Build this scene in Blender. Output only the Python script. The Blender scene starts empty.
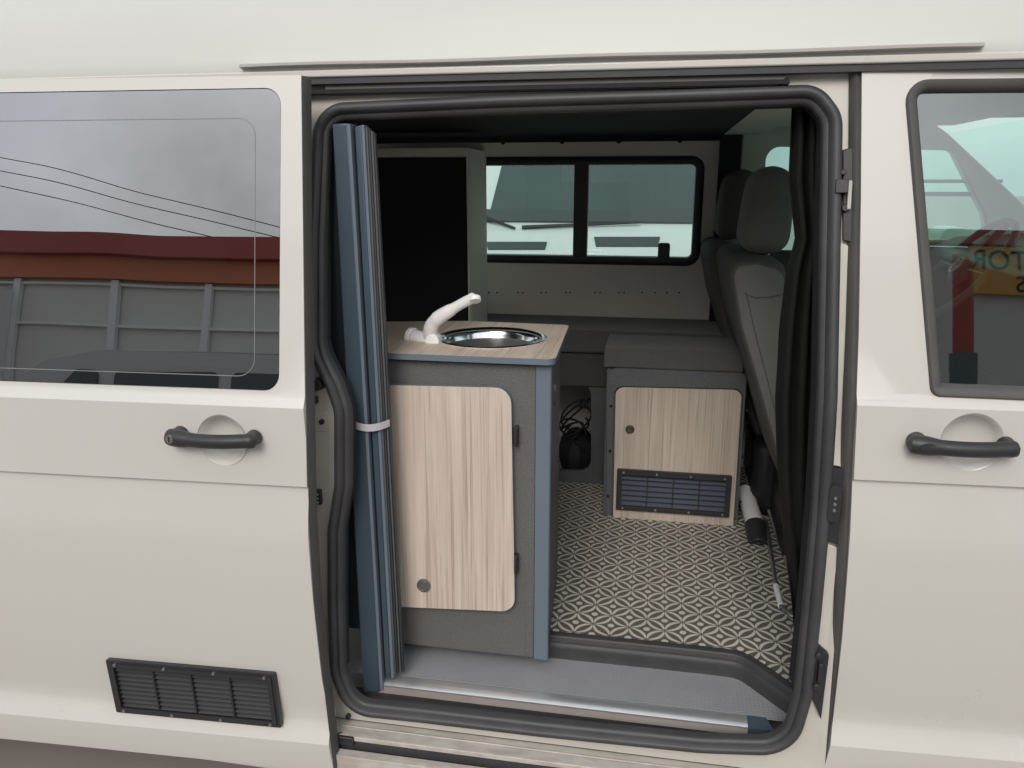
import bpy, bmesh, math, random
from mathutils import Vector, Matrix
from mathutils.geometry import tessellate_polygon
random.seed(4)
PI = math.pi
scene = bpy.context.scene
COL = scene.collection

# ------------------------------------------------------------------ camera
FPX, PITCH, YAW, CD, CH = 790.0, 14.2, 10.4, 1.45, 1.62
p_, y_ = math.radians(PITCH), math.radians(YAW)
FW = Vector((-math.sin(y_)*math.cos(p_), math.cos(y_)*math.cos(p_), -math.sin(p_)))
RT = Vector((math.cos(y_), math.sin(y_), 0))
UP = RT.cross(FW)
CAM = Vector((0, -CD, CH))
cd = bpy.data.cameras.new('camera'); cam = bpy.data.objects.new('camera', cd); COL.objects.link(cam)
cam.matrix_world = Matrix(((RT.x, UP.x, -FW.x, 0), (RT.y, UP.y, -FW.y, -CD), (RT.z, UP.z, -FW.z, CH), (0, 0, 0, 1)))
cd.sensor_width = 36; cd.lens = FPX/1024*36; cd.clip_start = .02; cd.clip_end = 600
scene.camera = cam

def at(px, py, axis, v):
    d = FPX*FW + (px-512)*RT - (py-384)*UP
    t = (v-CAM[axis])/d[axis]
    return CAM + t*d
def atY(px, py, y): return at(px, py, 1, y)
def atZ(px, py, z): return at(px, py, 2, z)
def on(px, py, prof, off=0):           # point of a body surface y = prof(x,z)+off, returned as (x,z)
    y = off
    for _ in range(25):
        p = atY(px, py, y); y = prof(p.x, p.z)+off
    return (p.x, p.z)
def onl(pts, prof, off=0): return [on(a, b, prof, off) for a, b in pts]

# ------------------------------------------------------------------ materials
MATS = {}
def nd(nt, typ, **kw):
    n = nt.nodes.new(typ)
    for k, v in kw.items():
        if k in n.inputs: n.inputs[k].default_value = v
        else: setattr(n, k, v)
    return n
def mat(name, col, rough=.5, metal=0., coat=0., var=.0, vscale=6., bump=0., bscale=120., spec=.5, speck=0., speckscale=400., sheen=0.):
    m = bpy.data.materials.new(name); m.use_nodes = True; MATS[name] = m
    nt = m.node_tree; b = nt.nodes['Principled BSDF']; L = nt.links.new
    b.inputs['Base Color'].default_value = (*col, 1); b.inputs['Roughness'].default_value = rough
    b.inputs['Metallic'].default_value = metal; b.inputs['Coat Weight'].default_value = coat
    b.inputs['Coat Roughness'].default_value = .08; b.inputs['Specular IOR Level'].default_value = spec
    b.inputs['Sheen Weight'].default_value = sheen
    tc = nd(nt, 'ShaderNodeTexCoord')
    src = None
    if var or speck:
        n = nd(nt, 'ShaderNodeTexNoise', Scale=vscale, Detail=6.0, Roughness=.6); L(tc.outputs['Object'], n.inputs['Vector'])
        mx = nd(nt, 'ShaderNodeMix', data_type='RGBA')
        mx.inputs[6].default_value = (*[c*(1-var) for c in col], 1); mx.inputs[7].default_value = (*[min(1, c*(1+var)) for c in col], 1)
        L(n.outputs['Fac'], mx.inputs[0]); src = mx.outputs[2]
        if speck:
            n2 = nd(nt, 'ShaderNodeTexNoise', Scale=speckscale, Detail=2.0); L(tc.outputs['Object'], n2.inputs['Vector'])
            mr = nd(nt, 'ShaderNodeMapRange'); mr.inputs[1].default_value = .42; mr.inputs[2].default_value = .62; mr.inputs[3].default_value = 1-speck; mr.inputs[4].default_value = 1+speck
            L(n2.outputs['Fac'], mr.inputs[0])
            vm = nd(nt, 'ShaderNodeVectorMath', operation='SCALE'); L(src, vm.inputs[0]); L(mr.outputs[0], vm.inputs['Scale']); src = vm.outputs[0]
        L(src, b.inputs['Base Color'])
        rr = nd(nt, 'ShaderNodeMapRange'); rr.inputs[3].default_value = max(0, rough-.08); rr.inputs[4].default_value = min(1, rough+.08)
        L(n.outputs['Fac'], rr.inputs[0]); L(rr.outputs[0], b.inputs['Roughness'])
    if bump:
        n = nd(nt, 'ShaderNodeTexNoise', Scale=bscale, Detail=4.0); L(tc.outputs['Object'], n.inputs['Vector'])
        bp = nd(nt, 'ShaderNodeBump', Strength=bump, Distance=.002); L(n.outputs['Fac'], bp.inputs['Height']); L(bp.outputs[0], b.inputs['Normal'])
    return m

def paint(name, col, dirt=.0):
    m = mat(name, col, .30, coat=.8, var=.03, vscale=2.5, bump=.05, bscale=5)
    return m
def dirty(name, c0, c1):
    m = mat(name, c0, .5); nt = m.node_tree; b = nt.nodes['Principled BSDF']; L = nt.links.new
    tc = nd(nt, 'ShaderNodeTexCoord'); mp = nd(nt, 'ShaderNodeMapping'); mp.inputs['Scale'].default_value = (14, 45, 45); L(tc.outputs['Object'], mp.inputs[0])
    n = nd(nt, 'ShaderNodeTexNoise', Scale=1.0, Detail=8.0, Roughness=.7); L(mp.outputs[0], n.inputs['Vector'])
    r = nd(nt, 'ShaderNodeValToRGB'); e = r.color_ramp.elements; e[0].position = .40; e[0].color = (*c1, 1); e[1].position = .58; e[1].color = (*c0, 1)
    L(n.outputs['Fac'], r.inputs[0]); L(r.outputs[0], b.inputs['Base Color'])
dirty('dirty_paint', (.52, .50, .455), (.42, .375, .33))
paint('paint', (.60, .59, .55))
mat('fibre', (.55, .56, .525), .45, var=.03, vscale=2)
mat('jamb_paint', (.56, .535, .48), .45, var=.10, vscale=9, coat=.2)
mat('rubber', (.045, .045, .047), .55, var=.35, vscale=22, bump=.25, bscale=60)
mat('seal_rubber', (.052, .052, .054), .5, var=.55, vscale=7, bump=.5, bscale=28)
mat('rubber_grey', (.085, .082, .078), .6, var=.2, vscale=16, bump=.15)
mat('black_plastic', (.028, .028, .030), .42, var=.15, bump=.15, bscale=500)
mat('handle_plastic', (.028, .029, .030), .42, var=.12, bump=.1, bscale=700)
mat('black', (.010, .010, .011), .8)
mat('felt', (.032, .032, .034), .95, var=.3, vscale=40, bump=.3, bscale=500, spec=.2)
mat('blue_alu', (.075, .105, .135), .38, metal=.35, var=.08, vscale=10)
mat('blue_edge', (.14, .175, .215), .45, var=.08)
mat('navy', (.018, .024, .034), .8, var=.2)
mat('alu', (.62, .63, .64), .32, metal=.75, var=.1, vscale=30)
mat('alu_face', (.50, .45, .41), .45, metal=.4, var=.1, vscale=20)
mat('chrome', (.92, .92, .93), .15, metal=1.0, var=.0)
mat('steel', (.42, .42, .42), .35, metal=.9)
mat('white_plastic', (.93, .93, .92), .28, var=.02)
mat('lamin', (.125, .125, .120), .55, var=.08, vscale=14, speck=.22, speckscale=420, bump=.12, bscale=300)
mat('lamin_dark', (.105, .110, .115), .55, var=.1, vscale=14, speck=.15, speckscale=420)
mat('cushion', (.105, .102, .097), .92, var=.16, vscale=30, bump=.35, bscale=900, spec=.25, sheen=.15)
mat('cushion_side', (.08, .08, .08), .92, var=.16, vscale=30, bump=.35, bscale=900, spec=.25)
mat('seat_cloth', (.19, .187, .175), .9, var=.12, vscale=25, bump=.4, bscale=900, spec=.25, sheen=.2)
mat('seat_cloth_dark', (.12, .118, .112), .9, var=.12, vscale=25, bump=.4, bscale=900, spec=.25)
mat('curtain', (.015, .015, .0145), .95, var=.25, vscale=10, bump=.4, bscale=500, spec=.15)
mat('lining', (.84, .79, .72), .6, var=.06, vscale=4)
mat('cream_frame', (.80, .78, .66), .5, var=.05)
mat('cab_lining', (.74, .75, .68), .7, var=.05)
mat('tread', (.30, .305, .32), .55, var=.10, vscale=9, bump=.5, bscale=260)
mat('floor_dark', (.125, .115, .098), .5, var=.28, vscale=9, bump=.2, bscale=150)
mat('floor_cream', (.64, .61, .53), .5, var=.18, vscale=9, bump=.2, bscale=150)
mat('strap', (.50, .48, .50), .8, var=.1)
mat('vent_back', (.16, .18, .24), .35, metal=.4)
mat('asphalt', (.29, .26, .235), .9, var=.12, vscale=3, bump=.1, bscale=60)
mat('brown_paving', (.09, .065, .055), .9, var=.4, vscale=30)
mat('van_white', (.78, .79, .78), .35, coat=.5, var=.02)
mat('van_glass', (.07, .09, .09), .12, coat=.3, var=.25, vscale=1.5)
mat('van_grey', (.55, .55, .54), .4)
mat('fascia', (.42, .10, .08), .6, var=.1, vscale=1)
mat('fascia_orange', (.60, .20, .10), .6, var=.1, vscale=1)
mat('shutter', (.74, .72, .67), .7, var=.06, vscale=1)
mat('post_grey', (.82, .82, .80), .6)
mat('sign_orange', (.72, .36, .07), .5)
mat('pole_red', (.42, .07, .045), .5)
mat('pole_base', (.12, .15, .15), .6)
mat('knob_steel', (.26, .25, .23), .38, metal=.8); mat('knob_dark', (.10, .09, .065), .4, metal=.5); mat('vent_dark', (.07, .08, .08), .5); mat('bag', (.016, .016, .017), .6, bump=.3)
mat('mirror_white', (.78, .80, .78), .4)
mat('tan_trim', (.33, .31, .27), .55, var=.1)

def wood(name, axis='Z', c0=(.50, .385, .31), c1=(.30, .20, .15), c2=(.60, .49, .41)):
    m = bpy.data.materials.new(name); m.use_nodes = True; MATS[name] = m
    nt = m.node_tree; b = nt.nodes['Principled BSDF']; L = nt.links.new
    tc = nd(nt, 'ShaderNodeTexCoord')
    def nz(sc, stretch, det, dist=0.):
        mp = nd(nt, 'ShaderNodeMapping')
        s = [sc, sc, sc]; s['XYZ'.index(axis)] = stretch
        mp.inputs['Scale'].default_value = s; L(tc.outputs['Object'], mp.inputs['Vector'])
        n = nd(nt, 'ShaderNodeTexNoise', Scale=1.0, Detail=det, Roughness=.62, Distortion=dist); L(mp.outputs[0], n.inputs['Vector'])
        return n.outputs['Fac']
    broad, fine, streak = nz(18, 1.1, 4., .5), nz(340, 3.4, 5.), nz(150, 1.9, 4., .6)
    r = nd(nt, 'ShaderNodeValToRGB'); L(broad, r.inputs[0])
    e = r.color_ramp.elements; e[0].position = .34; e[0].color = (*c0, 1); e[1].position = .66; e[1].color = (*c2, 1)
    r2 = nd(nt, 'ShaderNodeValToRGB'); L(streak, r2.inputs[0])
    e = r2.color_ramp.elements; e[0].position = .36; e[0].color = (1, 1, 1, 1); e[1].position = .47; e[1].color = (0, 0, 0, 1)
    ml = nd(nt, 'ShaderNodeMath', operation='MULTIPLY'); ml.inputs[1].default_value = .62; L(r2.outputs[0], ml.inputs[0])
    mx = nd(nt, 'ShaderNodeMix', data_type='RGBA'); L(ml.outputs[0], mx.inputs[0]); L(r.outputs[0], mx.inputs[6]); mx.inputs[7].default_value = (*c1, 1)
    r3 = nd(nt, 'ShaderNodeMapRange'); r3.inputs[1].default_value = .3; r3.inputs[2].default_value = .7; r3.inputs[3].default_value = .86; r3.inputs[4].default_value = 1.10; L(fine, r3.inputs[0])
    vm = nd(nt, 'ShaderNodeVectorMath', operation='SCALE'); L(mx.outputs[2], vm.inputs[0]); L(r3.outputs[0], vm.inputs['Scale'])
    L(vm.outputs[0], b.inputs['Base Color']); b.inputs['Roughness'].default_value = .48
    bp = nd(nt, 'ShaderNodeBump', Strength=.12, Distance=.001); L(fine, bp.inputs['Height']); L(bp.outputs[0], b.inputs['Normal'])
    return m
wood('wood', 'Z', (.55, .45, .37), (.34, .26, .205), (.655, .565, .48))
wood('wood_top', 'Y', (.62, .50, .40), (.42, .32, .25), (.70, .59, .49))
wood('wood_box', 'Z', (.50, .41, .34), (.30, .23, .18), (.60, .51, .44))

def glass(name, tint, refl=1.5, rough=.0, wav=.0):
    m = bpy.data.materials.new(name); m.use_nodes = True; MATS[name] = m
    nt = m.node_tree; nt.nodes.clear(); L = nt.links.new
    o = nd(nt, 'ShaderNodeOutputMaterial'); mx = nd(nt, 'ShaderNodeMixShader'); t = nd(nt, 'ShaderNodeBsdfTransparent')
    g = nd(nt, 'ShaderNodeBsdfGlossy', Roughness=rough); fr = nd(nt, 'ShaderNodeFresnel', IOR=refl)
    t.inputs[0].default_value = (*tint, 1); g.inputs[0].default_value = (.95, .97, 1, 1)
    if wav:
        tc = nd(nt, 'ShaderNodeTexCoord'); n = nd(nt, 'ShaderNodeTexNoise', Scale=2.2, Detail=1.0); L(tc.outputs['Object'], n.inputs['Vector'])
        bp = nd(nt, 'ShaderNodeBump', Strength=wav, Distance=.02); L(n.outputs['Fac'], bp.inputs['Height']); L(bp.outputs[0], g.inputs['Normal'])
    ge = nd(nt, 'ShaderNodeNewGeometry'); sb = nd(nt, 'ShaderNodeMath', operation='SUBTRACT'); sb.inputs[0].default_value = 1.0; L(ge.outputs['Backfacing'], sb.inputs[1])
    fm = nd(nt, 'ShaderNodeMath', operation='MULTIPLY'); L(fr.outputs[0], fm.inputs[0]); L(sb.outputs[0], fm.inputs[1])
    L(fm.outputs[0], mx.inputs[0]); L(t.outputs[0], mx.inputs[1]); L(g.outputs[0], mx.inputs[2]); L(mx.outputs[0], o.inputs[0])
    return m
glass('privacy_glass', (.10, .11, .11), 3.5, wav=.08)
glass('cab_glass', (.80, .94, .89), 2.5, wav=.03)
glass('far_glass', (.74, .84, .81), 1.45)
glass('far_cab_glass', (.76, .96, .90), 1.45)

# ------------------------------------------------------------------ mesh helpers
class MB:
    def __init__(s): s.v = []; s.f = []; s.m = []
    def add(s, vs, fs, mi=0):
        o = len(s.v); s.v += [tuple(v) for v in vs]; s.f += [tuple(i+o for i in f) for f in fs]; s.m += [mi]*len(fs)
    def box(s, a, b, mi=0):
        (x0, y0, z0), (x1, y1, z1) = a, b
        s.add([(x0,y0,z0),(x1,y0,z0),(x1,y1,z0),(x0,y1,z0),(x0,y0,z1),(x1,y0,z1),(x1,y1,z1),(x0,y1,z1)],
              [(0,3,2,1),(4,5,6,7),(0,1,5,4),(1,2,6,5),(2,3,7,6),(3,0,4,7)], mi)
        return s
    def cyl(s, a, b, r0, r1=None, n=20, mi=0):
        r1 = r0 if r1 is None else r1
        a, b = Vector(a), Vector(b); d = (b-a).normalized()
        u = d.orthogonal().normalized(); w = d.cross(u)
        vs = []
        for c, r in ((a, r0), (b, r1)):
            vs += [c+r*(math.cos(2*PI*i/n)*u+math.sin(2*PI*i/n)*w) for i in range(n)]
        s.add(vs, [(i, (i+1)%n, n+(i+1)%n, n+i) for i in range(n)]+[tuple(range(n))[::-1], tuple(range(n, 2*n))], mi)
        return s
    def tube(s, path, rad, n=14, closed=False, flat=1., up=None, mi=0):
        """path of points; rad: number or list; flat: scale of section along 'up'"""
        P = [Vector(p) for p in path]; N = len(P)
        R = rad if isinstance(rad, (list, tuple)) else [rad]*N
        rings = []
        prev = None
        for i in range(N):
            if closed: t = (P[(i+1)%N]-P[i-1]).normalized()
            else: t = (P[min(i+1, N-1)]-P[max(i-1, 0)]).normalized()
            if up is not None: u = Vector(up)-Vector(up).dot(t)*t
            elif prev is None: u = t.orthogonal()
            else: u = prev-prev.dot(t)*t
            u.normalize(); prev = u; w = t.cross(u)
            rings.append([P[i]+R[i]*(flat*math.cos(2*PI*k/n)*u+math.sin(2*PI*k/n)*w) for k in range(n)])
        vs = [v for r in rings for v in r]
        fs = []
        for i in range(N if closed else N-1):
            j = (i+1)%N
            fs += [(i*n+k, i*n+(k+1)%n, j*n+(k+1)%n, j*n+k) for k in range(n)]
        if not closed: fs += [tuple(range(n))[::-1], tuple((N-1)*n+k for k in range(n))]
        s.add(vs, fs, mi); return s
    def lathe(s, prof, c, axis=(0,0,1), n=40, mi=0, sc=(1, 1)):
        d = Vector(axis).normalized(); u = (Vector((1,0,0))-Vector((1,0,0)).dot(d)*d)
        if u.length < .1: u = d.orthogonal()
        u.normalize(); w = d.cross(u); c = Vector(c); m = len(prof)
        vs = [c+h*d+r*(sc[0]*math.cos(2*PI*i/n)*u+sc[1]*math.sin(2*PI*i/n)*w) for r, h in prof for i in range(n)]
        s.add(vs, [(j*n+i, j*n+(i+1)%n, (j+1)*n+(i+1)%n, (j+1)*n+i) for j in range(m-1) for i in range(n)], mi); return s
    def prism(s, outer, holes, y0, y1, mi=0, conv=None, side_mi=None):
        """polygon (x,z) with holes, thickness from y0 to y1; conv maps (x,y,z)->point"""
        conv = conv or (lambda x, y, z: (x, y, z))
        loops = [outer]+list(holes)
        tri = tessellate_polygon([[Vector((a, b, 0)) for a, b in l] for l in loops])
        flat = [q for l in loops for q in l]; n = len(flat)
        vs = [conv(a, y0, b) for a, b in flat]+[conv(a, y1, b) for a, b in flat]
        fs = []
        for t in tri:
            a, b, c = [flat[i] for i in t]
            if (b[0]-a[0])*(c[1]-a[1])-(b[1]-a[1])*(c[0]-a[0]) < 0: t = t[::-1]
            fs.append(tuple(t)); fs.append(tuple(n+i for i in t[::-1]))
        s.add(vs, fs, mi)
        fs = []; o = 0
        for l in loops:
            k = len(l); fs += [(o+i, n+o+i, n+o+(i+1)%k, o+(i+1)%k) for i in range(k)]; o += k
        s2 = len(s.v)-2*n
        s.f += [tuple(i+s2 for i in f) for f in fs]; s.m += [mi if side_mi is None else side_mi]*len(fs)
        return s
    def build(s, name, mats, parent=None, bev=0., seg=2, ang=35, sub=0, cuts=None, ymap=None, flatshade=False, bang=30):
        me = bpy.data.meshes.new(name)
        bm = bmesh.new(); vv = [bm.verts.new(v) for v in s.v]
        for f, mi in zip(s.f, s.m):
            try: fc = bm.faces.new([vv[i] for i in f]); fc.material_index = mi
            except ValueError: pass
        if cuts:
            for ax, vals in cuts.items():
                for v in vals:
                    co = [0,0,0]; co[ax] = v; no = [0,0,0]; no[ax] = 1
                    bmesh.ops.bisect_plane(bm, geom=bm.verts[:]+bm.edges[:]+bm.faces[:], plane_co=co, plane_no=no)
        if ymap:
            for v in bm.verts: v.co.y += ymap(v.co.x, v.co.z)
        bmesh.ops.recalc_face_normals(bm, faces=bm.faces)
        bm.to_mesh(me); bm.free()
        for m in (mats if isinstance(mats, (list, tuple)) else [mats]): me.materials.append(MATS[m])
        if not flatshade:
            me.shade_smooth(); me.set_sharp_from_angle(angle=math.radians(ang))
        o = bpy.data.objects.new(name, me); COL.objects.link(o)
        if bev:
            b = o.modifiers.new('bevel', 'BEVEL'); b.width = bev; b.segments = seg; b.limit_method = 'ANGLE'; b.angle_limit = math.radians(bang)
        if sub:
            b = o.modifiers.new('sub', 'SUBSURF'); b.levels = b.render_levels = sub
        if parent is not None:
            o.parent = parent; o.matrix_parent_inverse = parent_inv(parent)
        return o
def parent_inv(p):
    return Matrix.Translation(p.location).inverted()      # mesh parts stand at the world origin, empties at their base
def thing(name, label, cat, loc=(0,0,0), group=None):
    o = bpy.data.objects.new(name, None); COL.objects.link(o); o.location = loc; o.empty_display_size = .05
    return tag(o, label, cat, group)
def tag(o, label, cat, group=None):
    o['label'] = label; o['category'] = cat
    if group: o['group'] = group
    return o
def struct(o, kind='structure'): o['kind'] = kind; return o
def fillet(pts, r, seg=7):
    """pts 2D closed; r one radius or list"""
    N = len(pts); out = []
    R = r if isinstance(r, (list, tuple)) else [r]*N
    for i in range(N):
        a, b, c = Vector(pts[i-1]), Vector(pts[i]), Vector(pts[(i+1)%N])
        u, w = (a-b), (c-b); lu, lw = u.length, w.length; u.normalize(); w.normalize()
        ang = u.angle(w); rr = R[i]
        if rr <= 1e-5 or ang > PI-.02: out.append(tuple(b)); continue
        d = min(rr/math.tan(ang/2), lu*.48, lw*.48); rr = d*math.tan(ang/2)
        cen = b+(u+w).normalized()*(rr/math.sin(ang/2))
        p0, p1 = b+u*d-cen, b+w*d-cen
        a0 = math.atan2(p0.y, p0.x); a1 = math.atan2(p1.y, p1.x); da = (a1-a0+PI)%(2*PI)-PI
        for k in range(seg+1):
            t = a0+da*k/seg; out.append((cen.x+rr*math.cos(t), cen.y+rr*math.sin(t)))
    return out
def rect(x0, z0, x1, z1): return [(x0, z0), (x1, z0), (x1, z1), (x0, z1)]
def circle(cx, cz, r, n=40, sz=1.): return [(cx+r*math.cos(2*PI*i/n), cz+r*sz*math.sin(2*PI*i/n)) for i in range(n)]
def offset2(pts, d):
    N = len(pts); out = []
    area = sum(pts[i][0]*pts[(i+1)%N][1]-pts[(i+1)%N][0]*pts[i][1] for i in range(N)); sg = 1 if area > 0 else -1
    for i in range(N):
        a, b, c = Vector(pts[i-1]), Vector(pts[i]), Vector(pts[(i+1)%N])
        t = ((b-a).normalized()+(c-b).normalized())
        if t.length < 1e-6: t = b-a
        t.normalize(); nrm = Vector((t.y, -t.x))*sg
        out.append((b.x+nrm.x*d, b.y+nrm.y*d))
    return out
def resample(pts, step):
    out = []
    for i in range(len(pts)):
        a, b = Vector(pts[i]), Vector(pts[(i+1)%len(pts)]); n = max(1, int((b-a).length/step))
        out += [tuple(a.lerp(b, k/n)) for k in range(n)]
    return out
def ringsweep(mb, loop, prof, yfun, mi=0):
    """closed loop (x,z), section prof list of (offset outward, y), following yfun"""
    rows = []
    loops = [offset2(loop, d) for d, _ in prof]
    N = len(loop); K = len(prof)
    vs = []
    for k in range(K):
        for i in range(N):
            x, z = loops[k][i]; vs.append((x, yfun(loop[i][0], loop[i][1])+prof[k][1], z))
    fs = [(k*N+i, k*N+(i+1)%N, ((k+1)%K)*N+(i+1)%N, ((k+1)%K)*N+i) for k in range(K) for i in range(N)]
    mb.add(vs, fs, mi)
def halfround(w, h, n=8, y0=0., base=.0):
    """section of a rubber bulb, width w (both sides), bulging by h toward -y"""
    return [(w*math.cos(PI-PI*i/n), y0-h*math.sin(PI*i/n)) for i in range(n+1)]+[(w, y0+base+.012), (-w, y0+base+.012)]

# ------------------------------------------------------------------ body profiles
def lean(z): return .17*max(0., z-1.24)
def prof_main(x, z): return lean(z)
def creases(z, zb, zc, zt, zd):
    if z > zb: y = 0
    if z >= zb+.020: y = .011+.17*(z-zb-.020)
    elif z >= zb: y = .011*(z-zb)/.020
    elif z >= zc: y = 0.
    elif z >= zc-.006: y = .010*(zc-z)/.006
    elif z >= zt: y = .010*(z-zt)/(zc-.006-zt)
    elif z >= zd: y = .045*((zt-z)/(zt-zd))**1.5
    elif z >= zd-.012: y = .045-.002*(zd-z)/.012
    elif z >= zd-.05: y = .043-.018*(zd-.012-z)/.038
    else: y = .025+.35*(zd-.05-z)**1.4
    return y
SL = (1.205, 1.046, .945, .487)
SR = (1.236, 1.096, .992, .560)
def prof_slide(x, z): return -.10+.045*(x+.68)+creases(z, *SL)
def prof_front(x, z): return .05*max(0, x-.38)+creases(z, *SR)
def zcuts(s):
    zb, zc, zt, zd = s
    L = [zb+.020, zb+.010, zb, zc, zc-.006, zt, zd, zd-.012, zd-.03, zd-.05]
    L += [zt-(zt-zd)*k/14 for k in range(1, 14)]+[zd-.05-.02*k for k in range(1, 14)]
    return L

# ================================================================== THE VAN
van = thing('camper_van', 'cream white camper van with its side door slid open onto the fitted interior', 'van', (0, .8, 0))

# ---- sliding door (slid back, standing proud of the body)
edgepx = [(301, 75), (303, 240), (304, 330), (306, 440), (308, 520), (313, 600), (322, 680), (333, 768), (339, 830)]
right = onl(edgepx, prof_slide)
xr0 = right[0][0]
sd_outer = [(-2.0, .36), (-2.0, 1.815)]+right[:1]+right[1:]+[(right[-1][0], .36)]
sd_outer[1] = (-2.0, right[0][1]+.004)
win = onl([(281, 86.5), (279, 390)], prof_slide)
wx = win[0][0]; wzt = win[0][1]-.002; wzb = on(270, 391, prof_slide)[1]
print('slide win', wx, wzt, wzb, right[0])
s_win = fillet([(-1.92, wzb), (wx, wzb), (wx, wzt), (-1.92, wzt)], .032)
hc = on(222, 440, prof_slide)
s_dish = circle(hc[0], hc[1], .051, 48)
ga = on(118, 684, prof_slide); gb = on(278, 697, prof_slide)
gt = on(195, 665, prof_slide)[1]; gbm = on(205, 717, prof_slide)[1]
gr = ((ga[0]+gb[0])/2, (gt+gbm)/2, gb[0]-ga[0]+.012, gt-gbm+.002)
sd = MB().prism(sd_outer, [s_win, s_dish, rect(gr[0]-gr[2]/2+.012, gr[1]-gr[3]/2+.012, gr[0]+gr[2]/2-.012, gr[1]+gr[3]/2-.012)], 0, .03)
sdoor = sd.build('sliding_door', 'paint', van, cuts={2: zcuts(SL), 0: [-1.8+.1*k for k in range(11)]}, ymap=prof_slide, bev=.0025, ang=20, bang=50)
# glass of the sliding door
g = MB().prism(offset2(s_win, -.0015), [], .002, .006)
g.build('window_glass', 'privacy_glass', sdoor, cuts={0: [-1.8+.1*k for k in range(11)]}, ymap=prof_slide, ang=60)
inner = fillet([(-1.92, wzb+.03), (wx-.055, wzb+.03), (wx-.055, wzt-.058), (-1.92, wzt-.058)], .03)
g = MB().prism(offset2(s_win, .006), [inner], .0105, .014)
ringsweep(g, inner, [(-.003, .0075), (.001, .0075), (.001, .0105), (-.003, .0105)], lambda x, z: 0, 1)
mat('frit', (.055, .062, .060), .5); mat('frit_line', (.22, .23, .23), .4)
sm = MB(); sl_ = offset2(inner, .004); ringsweep(sm, sl_, [(-.0008, .002), (-.0005, .0011), (.0005, .0011), (.0008, .002)], lambda x, z: 0)
sm.build('pane_seam', 'frit_line', sdoor, cuts={0: [-1.8+.1*k for k in range(11)]}, ymap=prof_slide)
g.build('window_surround', ['frit', 'frit_line'], sdoor, cuts={0: [-1.8+.1*k for k in range(11)]}, ymap=prof_slide)
def dish(parent, c, r, prof, dx=0):
    b = MB(); pr = [(r+.0015, -.0008), (r-.002, .001), (r*.87, .013), (r*.64, .024), (r*.3, .0295), (0.0005, .030)]
    b.lathe([(a, h) for a, h in pr], (c[0], prof(c[0], c[1]), c[1]), (0, 1, 0), 48)
    return b.build('handle_recess', 'paint', parent, ang=60)
dish(sdoor, hc, .051, prof_slide)
def handle(parent, pl, pr, prof, lock):
    a = on(*pl, prof, -.02); b = on(*pr, prof, -.02)
    y = prof(a[0], a[1])
    mb = MB(); N = 24; path = []; rad = []
    for i in range(N+1):
        t = i/N; x = a[0]+(b[0]-a[0])*t; z = a[1]+(b[1]-a[1])*t
        bow = math.sin(PI*t)
        path.append((x, y-.015-.011*bow, z-.003*bow))
        e = min(t, 1-t)*N
        r = .0140 if t > .3 else .0140+.0035*min(1, (.3-t)/.12)
        if t > .88: r += .001
        r *= math.sqrt(max(0.02, 1-max(0, (1.6-e)/1.6)**2))
        rad.append(r)
    mb.tube(path, rad, 18, flat=.95, up=(0, -1, 0))
    for t, w in ((.11, .0165), (.91, .0145)):                       # feet joining the door
        x = a[0]+(b[0]-a[0])*t; z = a[1]+(b[1]-a[1])*t
        mb.cyl((x, y-.014, z), (x, y+.004, z), w*.95, w*1.08, 24)
    if lock:
        x = a[0]+.019; z = a[1]+.001
        mb.cyl((x, y-.0365, z), (x, y-.020, z), .0082, n=28, mi=1)
        mb.box((x-.0012, y-.0372, z-.005), (x+.0012, y-.0364, z+.005), 2)
    else:
        x = a[0]+.032; z = a[1]
        mb.lathe([(.0155, 0), (.0145, -.0018), (.0005, -.0024)], (x, y-.0345, z-.001), (0, 1, 0), 28, 3, sc=(1, .55))
    mat_list = ['handle_plastic', 'steel', 'black', 'black_plastic']
    return mb.build('door_handle', mat_list, parent, ang=50)
handle(sdoor, (165, 437), (259, 440), prof_slide, True)
# rubber strip down the leading edge of the sliding door
def edge_strip(name, pxl, prof, off, w0, parent, y0, y1, m='rubber_grey'):
    c = onl(pxl, prof, off); mb = MB(); vs = []; n = len(c)
    for (x, z), w in zip(c, w0):
        yy = prof(x, z)+off
        for dx, dy in ((0, y0), (w*.45, y0-.004), (w, y0+.006), (w, y1), (0, y1)): vs.append((x+dx, yy+dy, z))
    fs = [(i*5+k, i*5+(k+1)%5, (i+1)*5+(k+1)%5, (i+1)*5+k) for i in range(n-1) for k in range(5)]
    fs += [(0, 1, 2, 3, 4), tuple((n-1)*5+k for k in range(5))]
    mb.add(vs, fs); return mb.build(name, m, parent, ang=50)
edge_strip('edge_seal', [(302, 76), (303, 240), (304.5, 330), (306.5, 440), (308.5, 520), (313.5, 600), (322.5, 680), (333, 768), (339, 830)],
           prof_slide, .004, [.006]*9, sdoor, .002, .028)
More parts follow.
